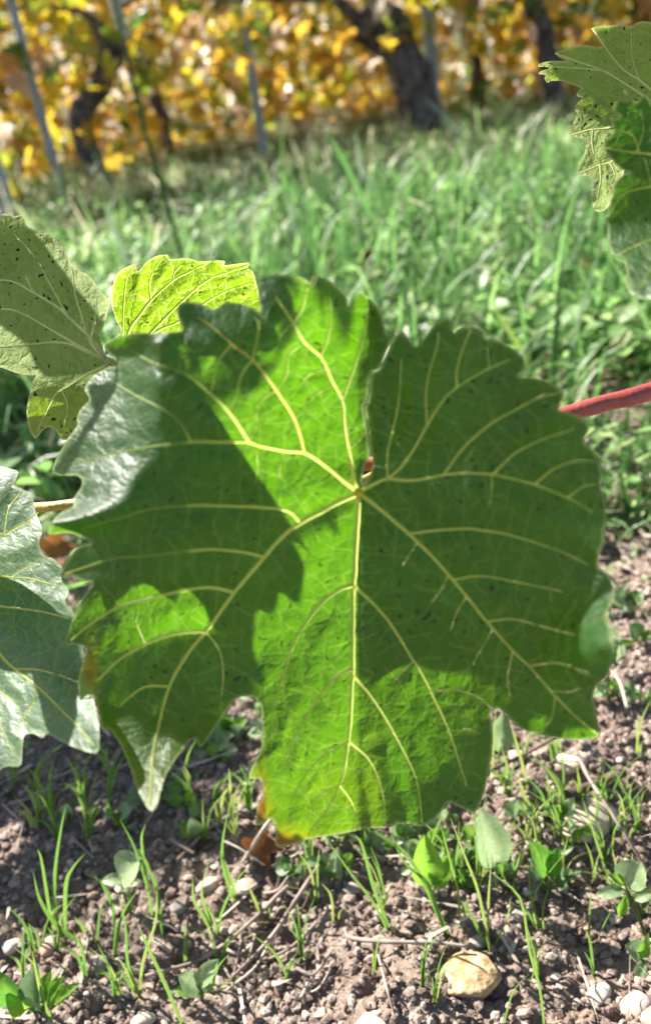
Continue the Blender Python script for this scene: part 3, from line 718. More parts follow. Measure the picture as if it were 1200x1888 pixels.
# ------------------------------------------------------------------ vine-leaf shapes added out of view, cut to throw the wanted shadows
def toothed(poly, n=4, amp=0.06, seed=0):
    r = np.random.default_rng(seed); poly = np.asarray(poly, float); out = []
    size = np.ptp(poly, axis=0).max(); cen = poly.mean(0)
    poly = split_long(poly, size / 9); nxt = np.roll(poly, -1, 0)
    sign = np.sign((poly[:, 0] * nxt[:, 1] - nxt[:, 0] * poly[:, 1]).sum())
    for i in range(len(poly)):
        a, b = poly[i], poly[(i + 1) % len(poly)]
        m = a + (b - a) * r.uniform(0.45, 0.75); nrm = np.array([(b - a)[1], -(b - a)[0]]); ln = np.linalg.norm(nrm) + 1e-9
        nrm = nrm * sign
        out += [a, m + nrm / ln * size * amp * r.uniform(0.3, 0.8)]
    return np.array(out)
SX = np.cross(SUN, [0, 0, 1]); SX /= np.linalg.norm(SX); SY = np.cross(SX, SUN)
def shade_caster(label, pxpoly, dfn, dist, tilt=(0.25, -0.2), seed=0, amp=0.02, shoot=False):  # unseen light blocker: a wanted shadow outline projected sunward, built as a leaf
    pxpoly = split_long(np.asarray(pxpoly, float), 40)
    W = atv(pxpoly[:, 0], pxpoly[:, 1], dfn(pxpoly[:, 0], pxpoly[:, 1]))
    O = W.mean(0) + SUN * dist
    A = np.stack([(W - O) @ SX, (W - O) @ SY], 1) * 100          # centimetres
    A = toothed(A, amp=amp, seed=seed)
    def mp(P, up):
        P = np.asarray(P, float) / 100
        z = tilt[0] * P[:, 0] + tilt[1] * P[:, 1] - 2.0 * (P[:, 0] ** 2 + P[:, 1] ** 2) + np.asarray(up)
        return O + P[:, :1] * SX + P[:, 1:] * SY + z[:, None] * SUN
    base = A[np.argmax(A[:, 1])] * 0.8
    vs = [([base, base * 0.4 + A[i] * 0.6 * 0.9, A[i] * 0.92], 0.12, 0.04, []) for i in range(0, len(A), max(1, len(A) // 9)) if inside(A, smooth_path(np.array([base, base * 0.4 + A[i] * 0.6 * 0.9, A[i] * 0.92]), 12)).all()]
    b3 = mp(np.array([base]), [0])[0]
    tip = b3 + SUN * 0.06 + np.array([0, 0, 0.006])
    o = build_leaf('vine_leaf', label, 'leaf', A, mp, 1.0, vs, 'side_leaf', 'vein', 0.5, tuple(base), petiole=([b3, b3 + SUN * 0.03 + np.array([0, 0, 0.004]), tip], 0.0014, 0.0016), seed=20 + seed, rim=0.12, slots=False)
    if not shoot: return o, W.mean(0), tip
    cp = smooth_path(np.array([tip - SX * 0.004, tip + SUN * 0.1, tip + SUN * 0.22 + np.array([0, 0, 0.015]), tip + SUN * 0.36 + np.array([0, 0, 0.05])]), 18)  # shoot added for the blocker leaf, laid along the sun direction
    vv, ff = tube(cp, np.linspace(0.002, 0.0032, 18), 8)
    tag(mesh_obj('vine_shoot', vv, ff, MAT['red_shoot']), 'reddish shoot added out of view to carry a soil-shading leaf', 'shoot', 'added shoots of the shading leaves')
    return o, W.mean(0), tip

flat = lambda d: (lambda px, py: np.full(np.shape(px), d))
O1 = [(240,600),(330,500),(478,490),(556,498),(548,560),(495,580),(512,620),(505,652),(475,668),(425,640),(402,690),(340,690),(300,660)]  # wanted shadow outlines; they give the unseen blockers their shape
O2 = [(560,962),(646,922),(640,937),(565,977),(520,1015),(546,1100),(478,1068),(440,1120),(447,1200),(475,1295),(400,1305),(300,1330),(205,1320),(172,1265),(240,1207),(330,1170),(400,1162),(432,1090),(470,1040)]
O8 = [(740,570),(860,550),(990,600),(1110,720),(1160,900),(1160,1010),(1000,1000),(950,880),(870,815),(780,780),(735,680)]
O3 = [(60,425),(100,475),(140,530),(190,590),(205,600),(230,680),(190,740),(150,735),(90,700),(70,680),(50,635),(0,600),(-60,560),(-80,470),(0,420)]
O4 = [(-60,1060),(0,1060),(60,1090),(108,1130),(150,1150),(150,1250),(140,1330),(125,1400),(90,1345),(60,1240),(0,1235),(-100,1240)]
O5 = [(1090,150),(1180,150),(1300,200),(1340,330),(1300,410),(1180,415),(1110,410),(1100,280)]
O7 = [(1010,90),(1080,75),(1160,30),(1280,30),(1340,150),(1300,230),(1200,215),(1130,205),(1075,168),(1030,150)]
shade = []
shade.append(shade_caster('broad vine leaf added out of view, shaped to shade the top lobe of the large leaf', O1, main_depth, 0.23, seed=1, amp=0.012))
shade.append(shade_caster('lobed vine leaf added out of view, shaped to shade the lower lobe of the large leaf', O2, main_depth, 0.22, seed=2, amp=0.012))
shade.append(shade_caster('curved vine leaf added out of view, shaped to shade the outer edge of the large leaf', O8, main_depth, 0.40, seed=8, amp=0.012))
shade.append(shade_caster('small vine leaf added out of view, shaped to shade the pale speckled underside', O3, ul_depth, 0.13, seed=3, amp=0.01))
shade.append(shade_caster('small vine leaf added out of view, shaped to shade the low dull green leaf', O4, ll_depth, 0.06, seed=4, amp=0.02))
shade.append(shade_caster('small vine leaf added out of view, shaped to shade the dark leaf by the pale flap', O5, r2_depth, 0.20, seed=5, amp=0.02))
shade.append(shade_caster('small vine leaf added out of view, shaped to shade the toothed leaf above the pale flap', O7, r1_depth, 0.16, seed=6, amp=0.02))
def ground_depth(px, py):
    return np.array([gp(a, b)[1] for a, b in zip(np.ravel(px), np.ravel(py))])
for i, (cx, cy, r, dist) in enumerate([(60,1440,130,0.42),(250,1410,120,0.47),(390,1380,95,0.55),(150,1590,110,0.38),(320,1530,110,0.50),(40,800,110,0.6),(130,900,90,0.62),(60,1660,70,0.33)]):  # soil blockers: each outline starts as a shadow patch wanted on the ground
    ang = np.linspace(0, 2 * math.pi, 16, endpoint=False)
    pol = np.stack([cx + r * np.cos(ang) * (1 + 0.25 * np.cos(5 * ang + i)), cy + r * 0.8 * np.sin(ang) * (1 + 0.25 * np.cos(5 * ang + i))], 1)
    shade.append(shade_caster('vine leaf added out of view to shade the strip of bare soil', pol, ground_depth, dist, seed=10 + i, amp=0.03, shoot=True))
    shade[-1][0]['group'] = 'added leaves shading the bare soil'

# ------------------------------------------------------------------ ground
def ground_mat():
    m, t, out = new_mat('soil')
    g = N(t, 'ShaderNodeNewGeometry').outputs['Position']
    def nz(s, d=5, r=0.6):
        n = N(t, 'ShaderNodeTexNoise'); n.inputs['Scale'].default_value = s; n.inputs['Detail'].default_value = d; n.inputs['Roughness'].default_value = r
        L(t, g, n.inputs['Vector']); return n.outputs['Fac']
    a = ramp(t, nz(34), [(0.3, (0.10, 0.07, 0.053)), (0.5, (0.21, 0.155, 0.128)), (0.7, (0.34, 0.27, 0.228))])
    b = ramp(t, nz(160), [(0.35, (0.11, 0.076, 0.06)), (0.65, (0.36, 0.28, 0.228))])
    c = mixc(t, 0.5, a, b)
    sep = N(t, 'ShaderNodeSeparateXYZ'); L(t, g, sep.inputs[0])
    far = maprange(t, mathn(t, 'ADD', sep.outputs[1], mathn(t, 'MULTIPLY', nz(2.2), 1.2)), 1.35, 1.9)
    gr = ramp(t, nz(9), [(0.3, (0.05, 0.055, 0.022)), (0.55, (0.085, 0.085, 0.035)), (0.75, (0.20, 0.16, 0.085))])
    c = mixc(t, far, c, gr)
    bp = N(t, 'ShaderNodeBump'); bp.inputs['Strength'].default_value = 0.8; bp.inputs['Distance'].default_value = 0.004
    L(t, mathn(t, 'ADD', nz(120, 6), mathn(t, 'MULTIPLY', nz(420, 3), 0.5)), bp.inputs['Height'])
    p = principled(t, c, 0.95, 0.15, bp.outputs[0]); L(t, p.outputs[0], out.inputs[0])
    return m
def axis(f0, f1, step, lo, hi, grow=1.18):
    a = list(np.arange(f0, f1, step)); s = step
    while a[-1] < hi: s *= grow; a.append(a[-1] + s)
    s = step; pre = [f0]
    while pre[-1] > lo: s *= grow; pre.append(pre[-1] - s)
    return np.array(pre[:0:-1] + a)
ax = axis(-0.55, 0.55, 0.0032, -90, 90); ay = axis(0.16, 1.15, 0.0032, -60, 160)
GX, GY = np.meshgrid(ax, ay); GZ = height(GX, GY)
nx_, ny_ = len(ax), len(ay)
idx = np.arange(nx_ * ny_).reshape(ny_, nx_)
gf = np.stack([idx[:-1, :-1], idx[:-1, 1:], idx[1:, 1:], idx[1:, :-1]], -1).reshape(-1, 4)
ground = mesh_obj('ground', np.stack([GX, GY, GZ], -1).reshape(-1, 3), gf, ground_mat())
tag(ground, 'pinkish brown crumbly vineyard soil running into the grass alley', 'ground', kind='structure')

# ------------------------------------------------------------------ soil crumbs (nobody could count them)
def ico(sub=1):
    bm = bmesh.new(); bmesh.ops.create_icosphere(bm, subdivisions=sub, radius=1.0)
    v = np.array([x.co[:] for x in bm.verts]); f = np.array([[q.index for q in p.verts] for p in bm.faces]); bm.free()
    return v, f
IV, IF = ico(1)
def scatter_solid(name, mat, n, xr, yr, smin, smax, power, flat=0.75, sink=0.2, seed=1, dens=None, label=None, cat=None):
    r = np.random.default_rng(seed)
    x = r.uniform(*xr, n); y = r.uniform(*yr, n)
    if dens is not None:
        k = r.random(n) < dens(x, y); x, y = x[k], y[k]; n = len(x)
    s = smin + (smax - smin) * r.random(n) ** power
    V = IV[None] * (1 + r.uniform(-0.28, 0.28, (n, len(IV), 1))) * s[:, None, None] * (r.uniform(0.7, 1.3, (n, 1, 3)) * np.array([1, 1, flat]))
    a = r.uniform(0, 2 * math.pi, n); ca, sa = np.cos(a)[:, None], np.sin(a)[:, None]
    X = V[:, :, 0] * ca - V[:, :, 1] * sa; Y = V[:, :, 0] * sa + V[:, :, 1] * ca
    W = np.stack([X + x[:, None], Y + y[:, None], V[:, :, 2] + (height(x, y) + s * (flat - sink) * 0.7)[:, None]], -1)
    F = (IF[None] + (np.arange(n) * len(IV))[:, None, None]).reshape(-1, 3)
    tn = np.repeat(r.random(n), len(IV))
    o = mesh_obj(name, W.reshape(-1, 3), F, mat, smooth=False, attrs={'tint': tn})
    return tag(o, label, cat, kind='stuff')
def rock_mat(name, stops, bump=0.5, scale=180):
    m, t, out = new_mat(name)
    a = N(t, 'ShaderNodeAttribute', attribute_name='tint').outputs['Fac']
    g = N(t, 'ShaderNodeNewGeometry').outputs['Position']
    n = N(t, 'ShaderNodeTexNoise'); n.inputs['Scale'].default_value = scale; n.inputs['Detail'].default_value = 5; L(t, g, n.inputs['Vector'])
    c = ramp(t, a, stops)
    c = mixc(t, maprange(t, n.outputs['Fac'], 0.3, 0.7, 0, 0.5), c, (0.12, 0.085, 0.07))
    bp = N(t, 'ShaderNodeBump'); bp.inputs['Strength'].default_value = bump; bp.inputs['Distance'].default_value = 0.0015; L(t, n.outputs['Fac'], bp.inputs['Height'])
    p = principled(t, c, 0.9, 0.2, bp.outputs[0]); L(t, p.outputs[0], out.inputs[0]); return m
MAT['crumb'] = rock_mat('soil_crumb', [(0.0, (0.15, 0.105, 0.082)), (0.5, (0.28, 0.21, 0.175)), (0.8, (0.38, 0.305, 0.26)), (1.0, (0.54, 0.46, 0.38))], 0.8, 300)
scatter_solid('soil_crumbs', MAT['crumb'], 86000, (-0.40, 0.46), (0.22, 1.0), 0.0006, 0.0036, 3.4, seed=2, dens=lambda x, y: 0.15 + 0.85 * soil_amount(x, y), label='loose crumbs and fine gravel covering the bare soil', cat='gravel')

# ------------------------------------------------------------------ stones one can pick out
def stone(px, py, wpx, hpx, col, label, seed, ang=0.0, group=None, rough_=0.17, name='stone'):
    r = np.random.default_rng(seed); P, d = gp(px, py)
    W = wpx * d / FPX / 2; H = hpx * d / FPX / 2
    v, f = ico(3)
    n = (noise2(v[:, 0] * 1.5 + seed, v[:, 1] * 1.5 + v[:, 2] * 0.8, seed) * rough_ + noise2(v[:, 0] * 4 + v[:, 2] * 3, v[:, 1] * 4 + seed, seed + 1) * rough_ * 0.35)
    v = v * (1 + n[:, None])
    for _ in range(11):                                            # a few broken facets
        q = r.normal(size=3); q /= np.linalg.norm(q); c = r.uniform(0.68, 0.88); e = v @ q
        v = v - np.clip(e - c, 0, None)[:, None] * q * 0.95
    v = v * np.array([W, W * r.uniform(0.55, 0.8), H * 0.72])
    ca, sa = math.cos(ang), math.sin(ang); v = v @ np.array([[ca, sa, 0], [-sa, ca, 0], [0, 0, 1]])
    t0 = float(height(P[0], P[1]))
    o = mesh_obj(name, v, f, stone_mats[col], attrs={'tint': np.full(len(v), r.random())})
    o.location = (P[0], P[1], t0 + H * 0.3)
    return tag(o, label, 'stone', group)
stone_mats = {
 'tan': plain_mat('tan_stone', (0.46, 0.27, 0.11), 0.8, 0.3, None, 0, 0.4, 120, 0.9, 0.004, col2=(0.62, 0.46, 0.27)),
 'cream': plain_mat('cream_stone', (0.52, 0.42, 0.32), 0.8, 0.3, None, 0, 0.25, 110, 0.5, 0.0015),
 'pink': plain_mat('pinkish_stone', (0.42, 0.27, 0.21), 0.8, 0.3, None, 0, 0.25, 110, 0.5, 0.0015),
 'white': plain_mat('pale_stone', (0.46, 0.41, 0.36), 0.8, 0.3, None, 0, 0.15, 110, 0.5, 0.0015),
 'grey': plain_mat('grey_stone', (0.30, 0.25, 0.22), 0.85, 0.25, None, 0, 0.3, 110, 0.6, 0.0015)}
for i, a in enumerate([
 (868,1806,136,62,'tan','big tan broken stone lying on the bare soil',0.2), (384,1636,56,40,'cream','cream pebble by the grass seedlings, rounder than its flat neighbour',0.4), (452,1636,60,32,'cream','flat cream pebble beside the rounder cream one',0.1),
 (22,1748,42,36,'white','small whitish pebble next to a pinkish one',0), (98,1746,50,40,'pink','pinkish pebble next to a small whitish one',0.5), (1172,1858,66,50,'white','white stone half sunk in the soil below the leafy seedling',0.2),
 (1215,1880,70,44,'pink','pinkish stone touching the white half-sunk one',0), (1106,1836,56,32,'white','flat pale stone near the white half-sunk stone',0.6), (690,1886,74,34,'cream','cream stone by the end of the thin dry twig',0.1),
 (1070,1515,140,84,'cream','large pale cream clod-like stone under the dark thick twig',0.3), (1086,1722,34,28,'pink','small pink pebble above the big tan stone',0), (965,1870,30,22,'cream','small cream pebble below the big tan stone',0),
 (880,1740,40,24,'grey','grey flat pebble just behind the big tan stone',0.2), (700,1735,30,24,'grey','small grey pebble beside the curved twig',0), (330,1675,44,30,'grey','grey pebble among the seedlings',0), (175,1786,60,40,'grey','dull grey stone behind the bottom weed',0.3),
 (1060,1405,90,50,'cream','cream stone lying by the thin long stem under the leaf edge',0.3), (650,1640,40,26,'grey','grey-brown pebble under the tip of the large leaf',0.3), (265,1885,52,30,'cream','cream pebble near the bottom weed',0), (960,1690,44,34,'grey','grey lump of stone among the weeds',0)]):
    stone(*a[:6], 100 + i, a[6])
r_ = np.random.default_rng(55)
for i in range(40):
    px, py = r_.uniform(20, 1180), r_.uniform(1340, 1880)
    k = ['cream', 'pink', 'white', 'grey'][r_.integers(4)]
    stone(px, py, r_.uniform(13, 30), r_.uniform(10, 22), k, 'tiny %s pebble on the bare soil' % {'cream': 'cream', 'pink': 'pinkish', 'white': 'whitish', 'grey': 'grey'}[k], 300 + i, r_.uniform(0, 3), 'tiny %s pebbles' % k, name='pebble')

# ------------------------------------------------------------------ grass alley
GREEN = [(0.0, (0.035, 0.09, 0.025)), (0.28, (0.075, 0.17, 0.045)), (0.55, (0.135, 0.25, 0.07)), (0.74, (0.23, 0.32, 0.13)), (0.84, (0.38, 0.37, 0.23)), (1.0, (0.52, 0.48, 0.36))]
MAT['grass'] = tint_mat('grass_blade', GREEN, 0.4, 0.42, 0.46, 2.3)
def blades(base, hgt, wid, yaw, bend, lean, seg=4):
    """curved tapering blades; returns verts, faces"""
    n = len(base); t = np.linspace(0, 1, seg + 1)
    dirx, diry = np.cos(yaw), np.sin(yaw)
    ang = lean[:, None] + bend[:, None] * t[None] ** 1.3               # angle from vertical along the blade
    ds = hgt[:, None] / seg
    hx = np.cumsum(np.sin(ang) * ds, 1) - np.sin(ang) * ds; hz = np.cumsum(np.cos(ang) * ds, 1) - np.cos(ang) * ds
    P = np.stack([base[:, None, 0] + hx * dirx[:, None], base[:, None, 1] + hx * diry[:, None], base[:, None, 2] + hz], -1)
    w = wid[:, None] * (1 - t[None] ** 2.2) * 0.5 + wid[:, None] * 0.02
    tw = 0.6 * t[None] + 0 * w
    sx = -np.sin(yaw)[:, None] * np.cos(tw) ; sy = np.cos(yaw)[:, None] * np.cos(tw); sz = np.sin(tw)
    S = np.stack([sx, sy, sz], -1) * w[..., None]
    V = np.stack([P - S, P + S], 2).reshape(n, -1, 3)
    f = np.array([(2 * i, 2 * i + 1, 2 * i + 3, 2 * i + 2) for i in range(seg)])
    F = (f[None] + (np.arange(n) * 2 * (seg + 1))[:, None, None]).reshape(-1, 4)
    return V, F
def grass_field(n, seed, yr, hr, wr, dens):
    r = np.random.default_rng(seed)
    y = yr[0] + (yr[1] - yr[0]) * r.random(n) ** 1.25; x = (r.random(n) * 2 - 1) * (0.33 + 0.47 * y) + 0.05 * y
    # blades stand in tufts
    tx = noise2(x * 7, y * 7, 77) + 0.6 * noise2(x * 2.2, y * 2.2, 76); k = r.random(n) < dens(x, y) * (0.18 + 0.82 * (tx > -0.05)); x, y = x[k], y[k]; n = len(x)
    h = r.uniform(*hr, n) * (0.55 + 0.45 * r.random(n)) * (0.75 + 0.5 * (noise2(x * 3, y * 3, 78) + 1) / 2)
    wd = r.uniform(*wr, n)
    V, F = blades(np.stack([x, y, height(x, y) - 0.004], 1), h, wd, r.uniform(0, 2 * math.pi, n), r.uniform(0.2, 2.3, n), r.uniform(0, 0.75, n))
    tn = np.clip(r.normal(0.47, 0.24, n) + 0.30 * (noise2(x * 1.2, y * 1.2, 79)), 0, 1)
    tn = np.where((y > 3.3) & (r.random(n) < 0.35), r.uniform(0.88, 1, n), tn)
    return V.reshape(-1, 3), F, np.repeat(tn, V.shape[1])
dens_alley = lambda x, y: (1 - soil_amount(x, y - 0.03)) * np.where(y > 2.9, np.clip(0.55 + 0.9 * noise2(x * 1.6, y * 1.6, 12), 0.12, 1.0), 1.0)
v1, f1, t1 = grass_field(46000, 1, (0.75, 5.4), (0.05, 0.13), (0.0028, 0.0065), dens_alley)
v2, f2, t2 = grass_field(9500, 2, (1.0, 4.2), (0.16, 0.33), (0.004, 0.009), dens_alley)
gv = np.vstack([v1, v2]); gfc = np.vstack([f1, f2 + len(v1)])
o = mesh_obj('grass', gv, gfc, MAT['grass'], attrs={'tint': np.concatenate([t1, t2])})
tag(o, 'green grass covering the alley between the vine rows', 'grass', kind='stuff')

# broad-leaved ground cover among the grass
def leaflets(n, seed, yr, sr, dens, zr=(0.01, 0.06)):
    r = np.random.default_rng(seed)
    y = yr[0] + (yr[1] - yr[0]) * r.random(n) ** 1.3; x = (r.random(n) * 2 - 1) * (0.36 + 0.47 * y) + 0.05 * y
    k = r.random(n) < dens(x, y) * (noise2(x * 4, y * 4, 90) > -0.25); x, y = x[k], y[k]; n = len(x)
    s = r.uniform(*sr, n); a = r.uniform(0, 2 * math.pi, n); pit = r.uniform(-0.7, 0.7, n); rol = r.uniform(-0.6, 0.6, n)
    L2 = np.array([(0, 0, 0), (0.35, 0.3, 0.1), (0.8, 0.34, 0.14), (1.0, 0, 0.02), (0.8, -0.34, 0.14), (0.35, -0.3, 0.1)])
    P = L2[None] * s[:, None, None]
    cz, sz = np.cos(pit)[:, None], np.sin(pit)[:, None]
    X = P[:, :, 0] * cz - P[:, :, 2] * sz; Z = P[:, :, 0] * sz + P[:, :, 2] * cz + P[:, :, 1] * np.sin(rol)[:, None]; Y = P[:, :, 1] * np.cos(rol)[:, None]
    ca, sa = np.cos(a)[:, None], np.sin(a)[:, None]
    W = np.stack([x[:, None] + X * ca - Y * sa, y[:, None] + X * sa + Y * ca, (height(x, y) + r.uniform(*zr, n))[:, None] + Z], -1)
    f = np.array([(0, 1, 2), (0, 2, 3), (0, 3, 4), (0, 4, 5)])
    F = (f[None] + (np.arange(n) * 6)[:, None, None]).reshape(-1, 3)
    return W.reshape(-1, 3), F, np.repeat(np.clip(r.normal(0.55, 0.15, n), 0, 0.86), 6)
MAT['weed'] = tint_mat('weed_leaf', GREEN, 0.4, 0.5, 0.45, 2.2)
wv, wf, wt = leaflets(19000, 5, (0.78, 3.6), (0.012, 0.038), dens_alley, (0.012, 0.085))
tag(mesh_obj('weeds', wv, wf, MAT['weed'], attrs={'tint': wt}), 'small broad-leaved weeds growing through the grass', 'weeds', kind='stuff')
lv, lf, lt = leaflets(2600, 6, (0.55, 1.1), (0.004, 0.012), lambda x, y: soil_amount(x, y) * 0.8, (0.002, 0.01))
tag(mesh_obj('sprouts', lv, lf, MAT['weed'], attrs={'tint': lt}), 'tiny green sprouts dotted over the bare soil', 'sprouts', kind='stuff')
# dry straw bits
MAT['straw'] = plain_mat('dry_straw', (0.40, 0.31, 0.24), 0.7, 0.3, None, 0, 0.35, 40, col2=(0.58, 0.50, 0.42))
r_ = np.random.default_rng(9); n = 5600
sx_ = r_.uniform(-0.5, 0.6, n); sy_ = r_.uniform(0.25, 1.15, n)
k = r_.random(n) < 0.12 + 0.8 * (np.exp(-((sy_ - 0.85) / 0.14) ** 2)) * (sx_ > 0.1) + 0.15 * (sy_ > 0.7); sx_, sy_ = sx_[k], sy_[k]; n = len(sx_)
sv, sf = blades(np.stack([sx_, sy_, height(sx_, sy_) + 0.002], 1), r_.uniform(0.012, 0.055, n), r_.uniform(0.0008, 0.003, n), r_.uniform(0, 6.28, n), r_.uniform(-0.3, 0.3, n), r_.uniform(1.25, 1.6, n), 3)
tag(mesh_obj('straw', sv.reshape(-1, 3), sf, MAT['straw']), 'short bits of dry straw strewn over the soil', 'straw', kind='stuff')

# ------------------------------------------------------------------ single grasses, seedlings, twigs traced where they stand
def upright(pts, lean=0.54):
    """pixel path of something growing from the ground at its first point; further points rise towards the camera as a plant does"""
    (x0, y0) = pts[0]; P0, d0 = gp(x0, y0)
    out = [P0 - np.array([0, 0, 0.003])]
    for (x, y) in pts[1:]:
        Y = (y0 - y) * d0 / FPX
        out.append(at(x, y, d0 - Y * lean))
    return np.array(out), d0
def ribbon(path, widths, side, fold=0.35):
    n = len(path); T = np.gradient(path, axis=0); T /= np.linalg.norm(T, axis=1)[:, None] + 1e-9
    S = side[None] - T * (T @ side)[:, None]; S /= np.linalg.norm(S, axis=1)[:, None] + 1e-9
    Nn = np.cross(T, S); w = widths[:, None]
    V = np.stack([path - S * w, path + Nn * w * fold, path + S * w], 1).reshape(-1, 3)
    F = [(3 * i + j, 3 * i + j + 1, 3 * i + j + 4, 3 * i + j + 3) for i in range(n - 1) for j in range(2)]
    return V, F
MAT['seedling'] = tint_mat('seedling_grass', [(0.0, (0.06, 0.15, 0.03)), (0.5, (0.12, 0.22, 0.04)), (1.0, (0.22, 0.27, 0.07))], 0.42, 0.5, 0.45, 1.8)
side_r = RT * 0.85 + FWD * 0.5; side_r /= np.linalg.norm(side_r)
def tuft(label, blades_px, wpx=4.0, tint=0.5, name='grass_seedling', group=None, cat='grass'):
    root = None
    for i, pts in enumerate(blades_px):
        P, d = upright(pts)
        if root is None: root = empty(name, P[0], label, cat, group)
        p = smooth_path(P, 14); t = np.linspace(0, 1, 14)
        w = 0.72 * wpx * d / FPX * (1 - t ** 2.5) * (0.75 + 0.25 * np.sin(t * 3)) * (0.8 + 0.4 * random.random()) + 0.0001
        v, f = ribbon(p, w, side_r)
        child(mesh_obj('blade', v, f, MAT['seedling'], attrs={'tint': np.full(len(v), min(1, max(0, tint + random.uniform(-0.3, 0.3))))}), root)
    return root
G = 'grass seedlings on the bare soil'
tuft('grass seedling with one tall straight blade beside the pinkish pebble', [[(115,1730),(102,1680),(102,1610),(112,1535),(122,1485)],[(180,1752),(110,1710),(75,1660),(62,1608)],[(118,1735),(122,1635),(135,1600),(158,1573)],[(160,1720),(150,1705),(137,1690)],[(112,1725),(95,1690),(78,1590),(70,1566)]], 5, 0.6)
tuft('grass seedling with forked blades next to the round-leaved seedling', [[(260,1840),(237,1780),(232,1710),(220,1652)],[(255,1828),(265,1770),(287,1700),(290,1640)],[(255,1835),(225,1798),(190,1795),(160,1785)],[(258,1838),(240,1800),(218,1765)]], 4.5, 0.65)
tuft('single long grass blade leaning from the bottom weeds', [[(338,1892),(305,1815),(270,1740),(258,1712)]], 4.5, 0.6)
tuft('grass seedling arching behind the round-leaved seedling', [[(210,1762),(210,1680),(185,1625),(157,1612)],[(208,1765),(225,1690),(255,1640)]], 4, 0.5)
tuft('thin grass seedling rising behind the round leaves', [[(282,1685),(265,1610),(245,1555),(222,1512)],[(292,1652),(272,1595),(255,1565)],[(280,1690),(262,1560),(268,1520)],[(298,1730),(290,1640),(262,1580)]], 4, 0.45)
tuft('tall grass seedling beside the cream pebbles', [[(435,1668),(415,1610),(410,1560),(422,1488)],[(440,1665),(418,1600),(405,1570)],[(432,1668),(455,1690),(500,1700)]], 4.5, 0.75)
tuft('spreading grass seedling under the cream pebble', [[(395,1728),(380,1680),(372,1640),(387,1583)],[(400,1726),(410,1680),(440,1620),(465,1590)],[(397,1726),(375,1690),(358,1660),(355,1618)],[(404,1724),(392,1690),(380,1670)]], 4.2, 0.6)
tuft('small grass seedling by the end of the dry root', [[(490,1702),(470,1660),(457,1630)],[(494,1700),(496,1685),(497,1672)]], 4, 0.6)
tuft('single upright short grass blade by the pale heart leaf', [[(342,1784),(341,1740),(344,1698)]], 4, 0.6)
tuft('grass blade at the bottom weeds, upright', [[(97,1890),(75,1825),(60,1753)],[(26,1890),(15,1845),(5,1832)]], 5, 0.65)
tuft('grass seedling leaning under the tip of the large leaf', [[(715,1712),(685,1660),(650,1615),(598,1542)],[(718,1710),(690,1640),(668,1560),(655,1540)]], 4.5, 0.45)
tuft('grass seedling leaning past the bright toothed leaf', [[(825,1728),(805,1675),(785,1625),(745,1590),(717,1528)],[(828,1725),(790,1640),(770,1600)],[(828,1730),(760,1590),(700,1540),(680,1530)]], 4.5, 0.45)
tuft('grass seedling with tall thin blades before the pale lance leaf', [[(905,1757),(895,1710),(880,1640),(855,1575),(830,1508)],[(845,1712),(845,1650),(830,1590),(810,1513)],[(905,1752),(935,1690),(940,1655)],[(898,1745),(900,1660),(905,1590)],[(900,1750),(870,1690),(850,1660)]], 3.8, 0.6)
tuft('long bent grass stem crossing beside the big tan stone', [[(1003,1893),(995,1825),(975,1750),(960,1660),(920,1620),(878,1590)],[(925,1893),(945,1830),(975,1795)]], 4.2, 0.5)
tuft('grass seedling with fine blades behind the big tan stone', [[(1000,1717),(980,1660),(972,1590)],[(1002,1716),(1000,1680),(1010,1640)],[(995,1718),(965,1670),(940,1640)],[(990,1716),(985,1650),(1050,1560)]], 3.6, 0.55)
tuft('single upright bright grass blade in front of the cream stone', [[(1122,1618),(1100,1555),(1072,1470)]], 5, 0.7)
tuft('yellowish grass shoot at the notch of the large leaf', [[(985,1497),(965,1465),(952,1418)],[(985,1497),(988,1480),(986,1465)],[(910,1440),(908,1380),(914,1305)],[(975,1460),(960,1400),(940,1330)]], 5, 0.95)
tuft('fine grass seedling by the leafy seedling', [[(1085,1750),(1086,1690),(1088,1640)],[(1088,1752),(1120,1690),(1140,1660)]], 3.5, 0.6)
# further seedlings, alike but for where they grow
r_ = np.random.default_rng(21)
for i in range(96):
    if i < 26: px, py = r_.uniform(20, 470), r_.uniform(1440, 1560)
    elif i < 66: px, py = r_.uniform(560, 1190), r_.uniform(1470, 1720)
    elif i < 78: px, py = r_.uniform(930, 1195), r_.uniform(1380, 1560)
    else: px, py = r_.uniform(30, 1180), r_.uniform(1700, 1870)
    bl = []
    for j in range(r_.integers(2, 6)):
        hgt = r_.uniform(40, 130); dx = r_.normal(0, 38)
        bl.append([(px + r_.normal(0, 5), py), (px + dx * 0.3, py - hgt * 0.55), (px + dx, py - hgt * r_.uniform(0.75, 1.0))])
    zn = 0 if i < 26 else 1 if i < 78 else 2
    tuft(['thin grass seedling in the shaded soil under the low dull leaf', 'thin grass seedling among the clover-like weeds under the large leaf', 'thin grass seedling on the open soil among the pebbles'][zn], bl, r_.uniform(2.0, 4.0), r_.uniform(0.3, 0.95), group=['grass seedlings in the shade', 'grass seedlings among the weeds', 'grass seedlings on the open soil'][zn])

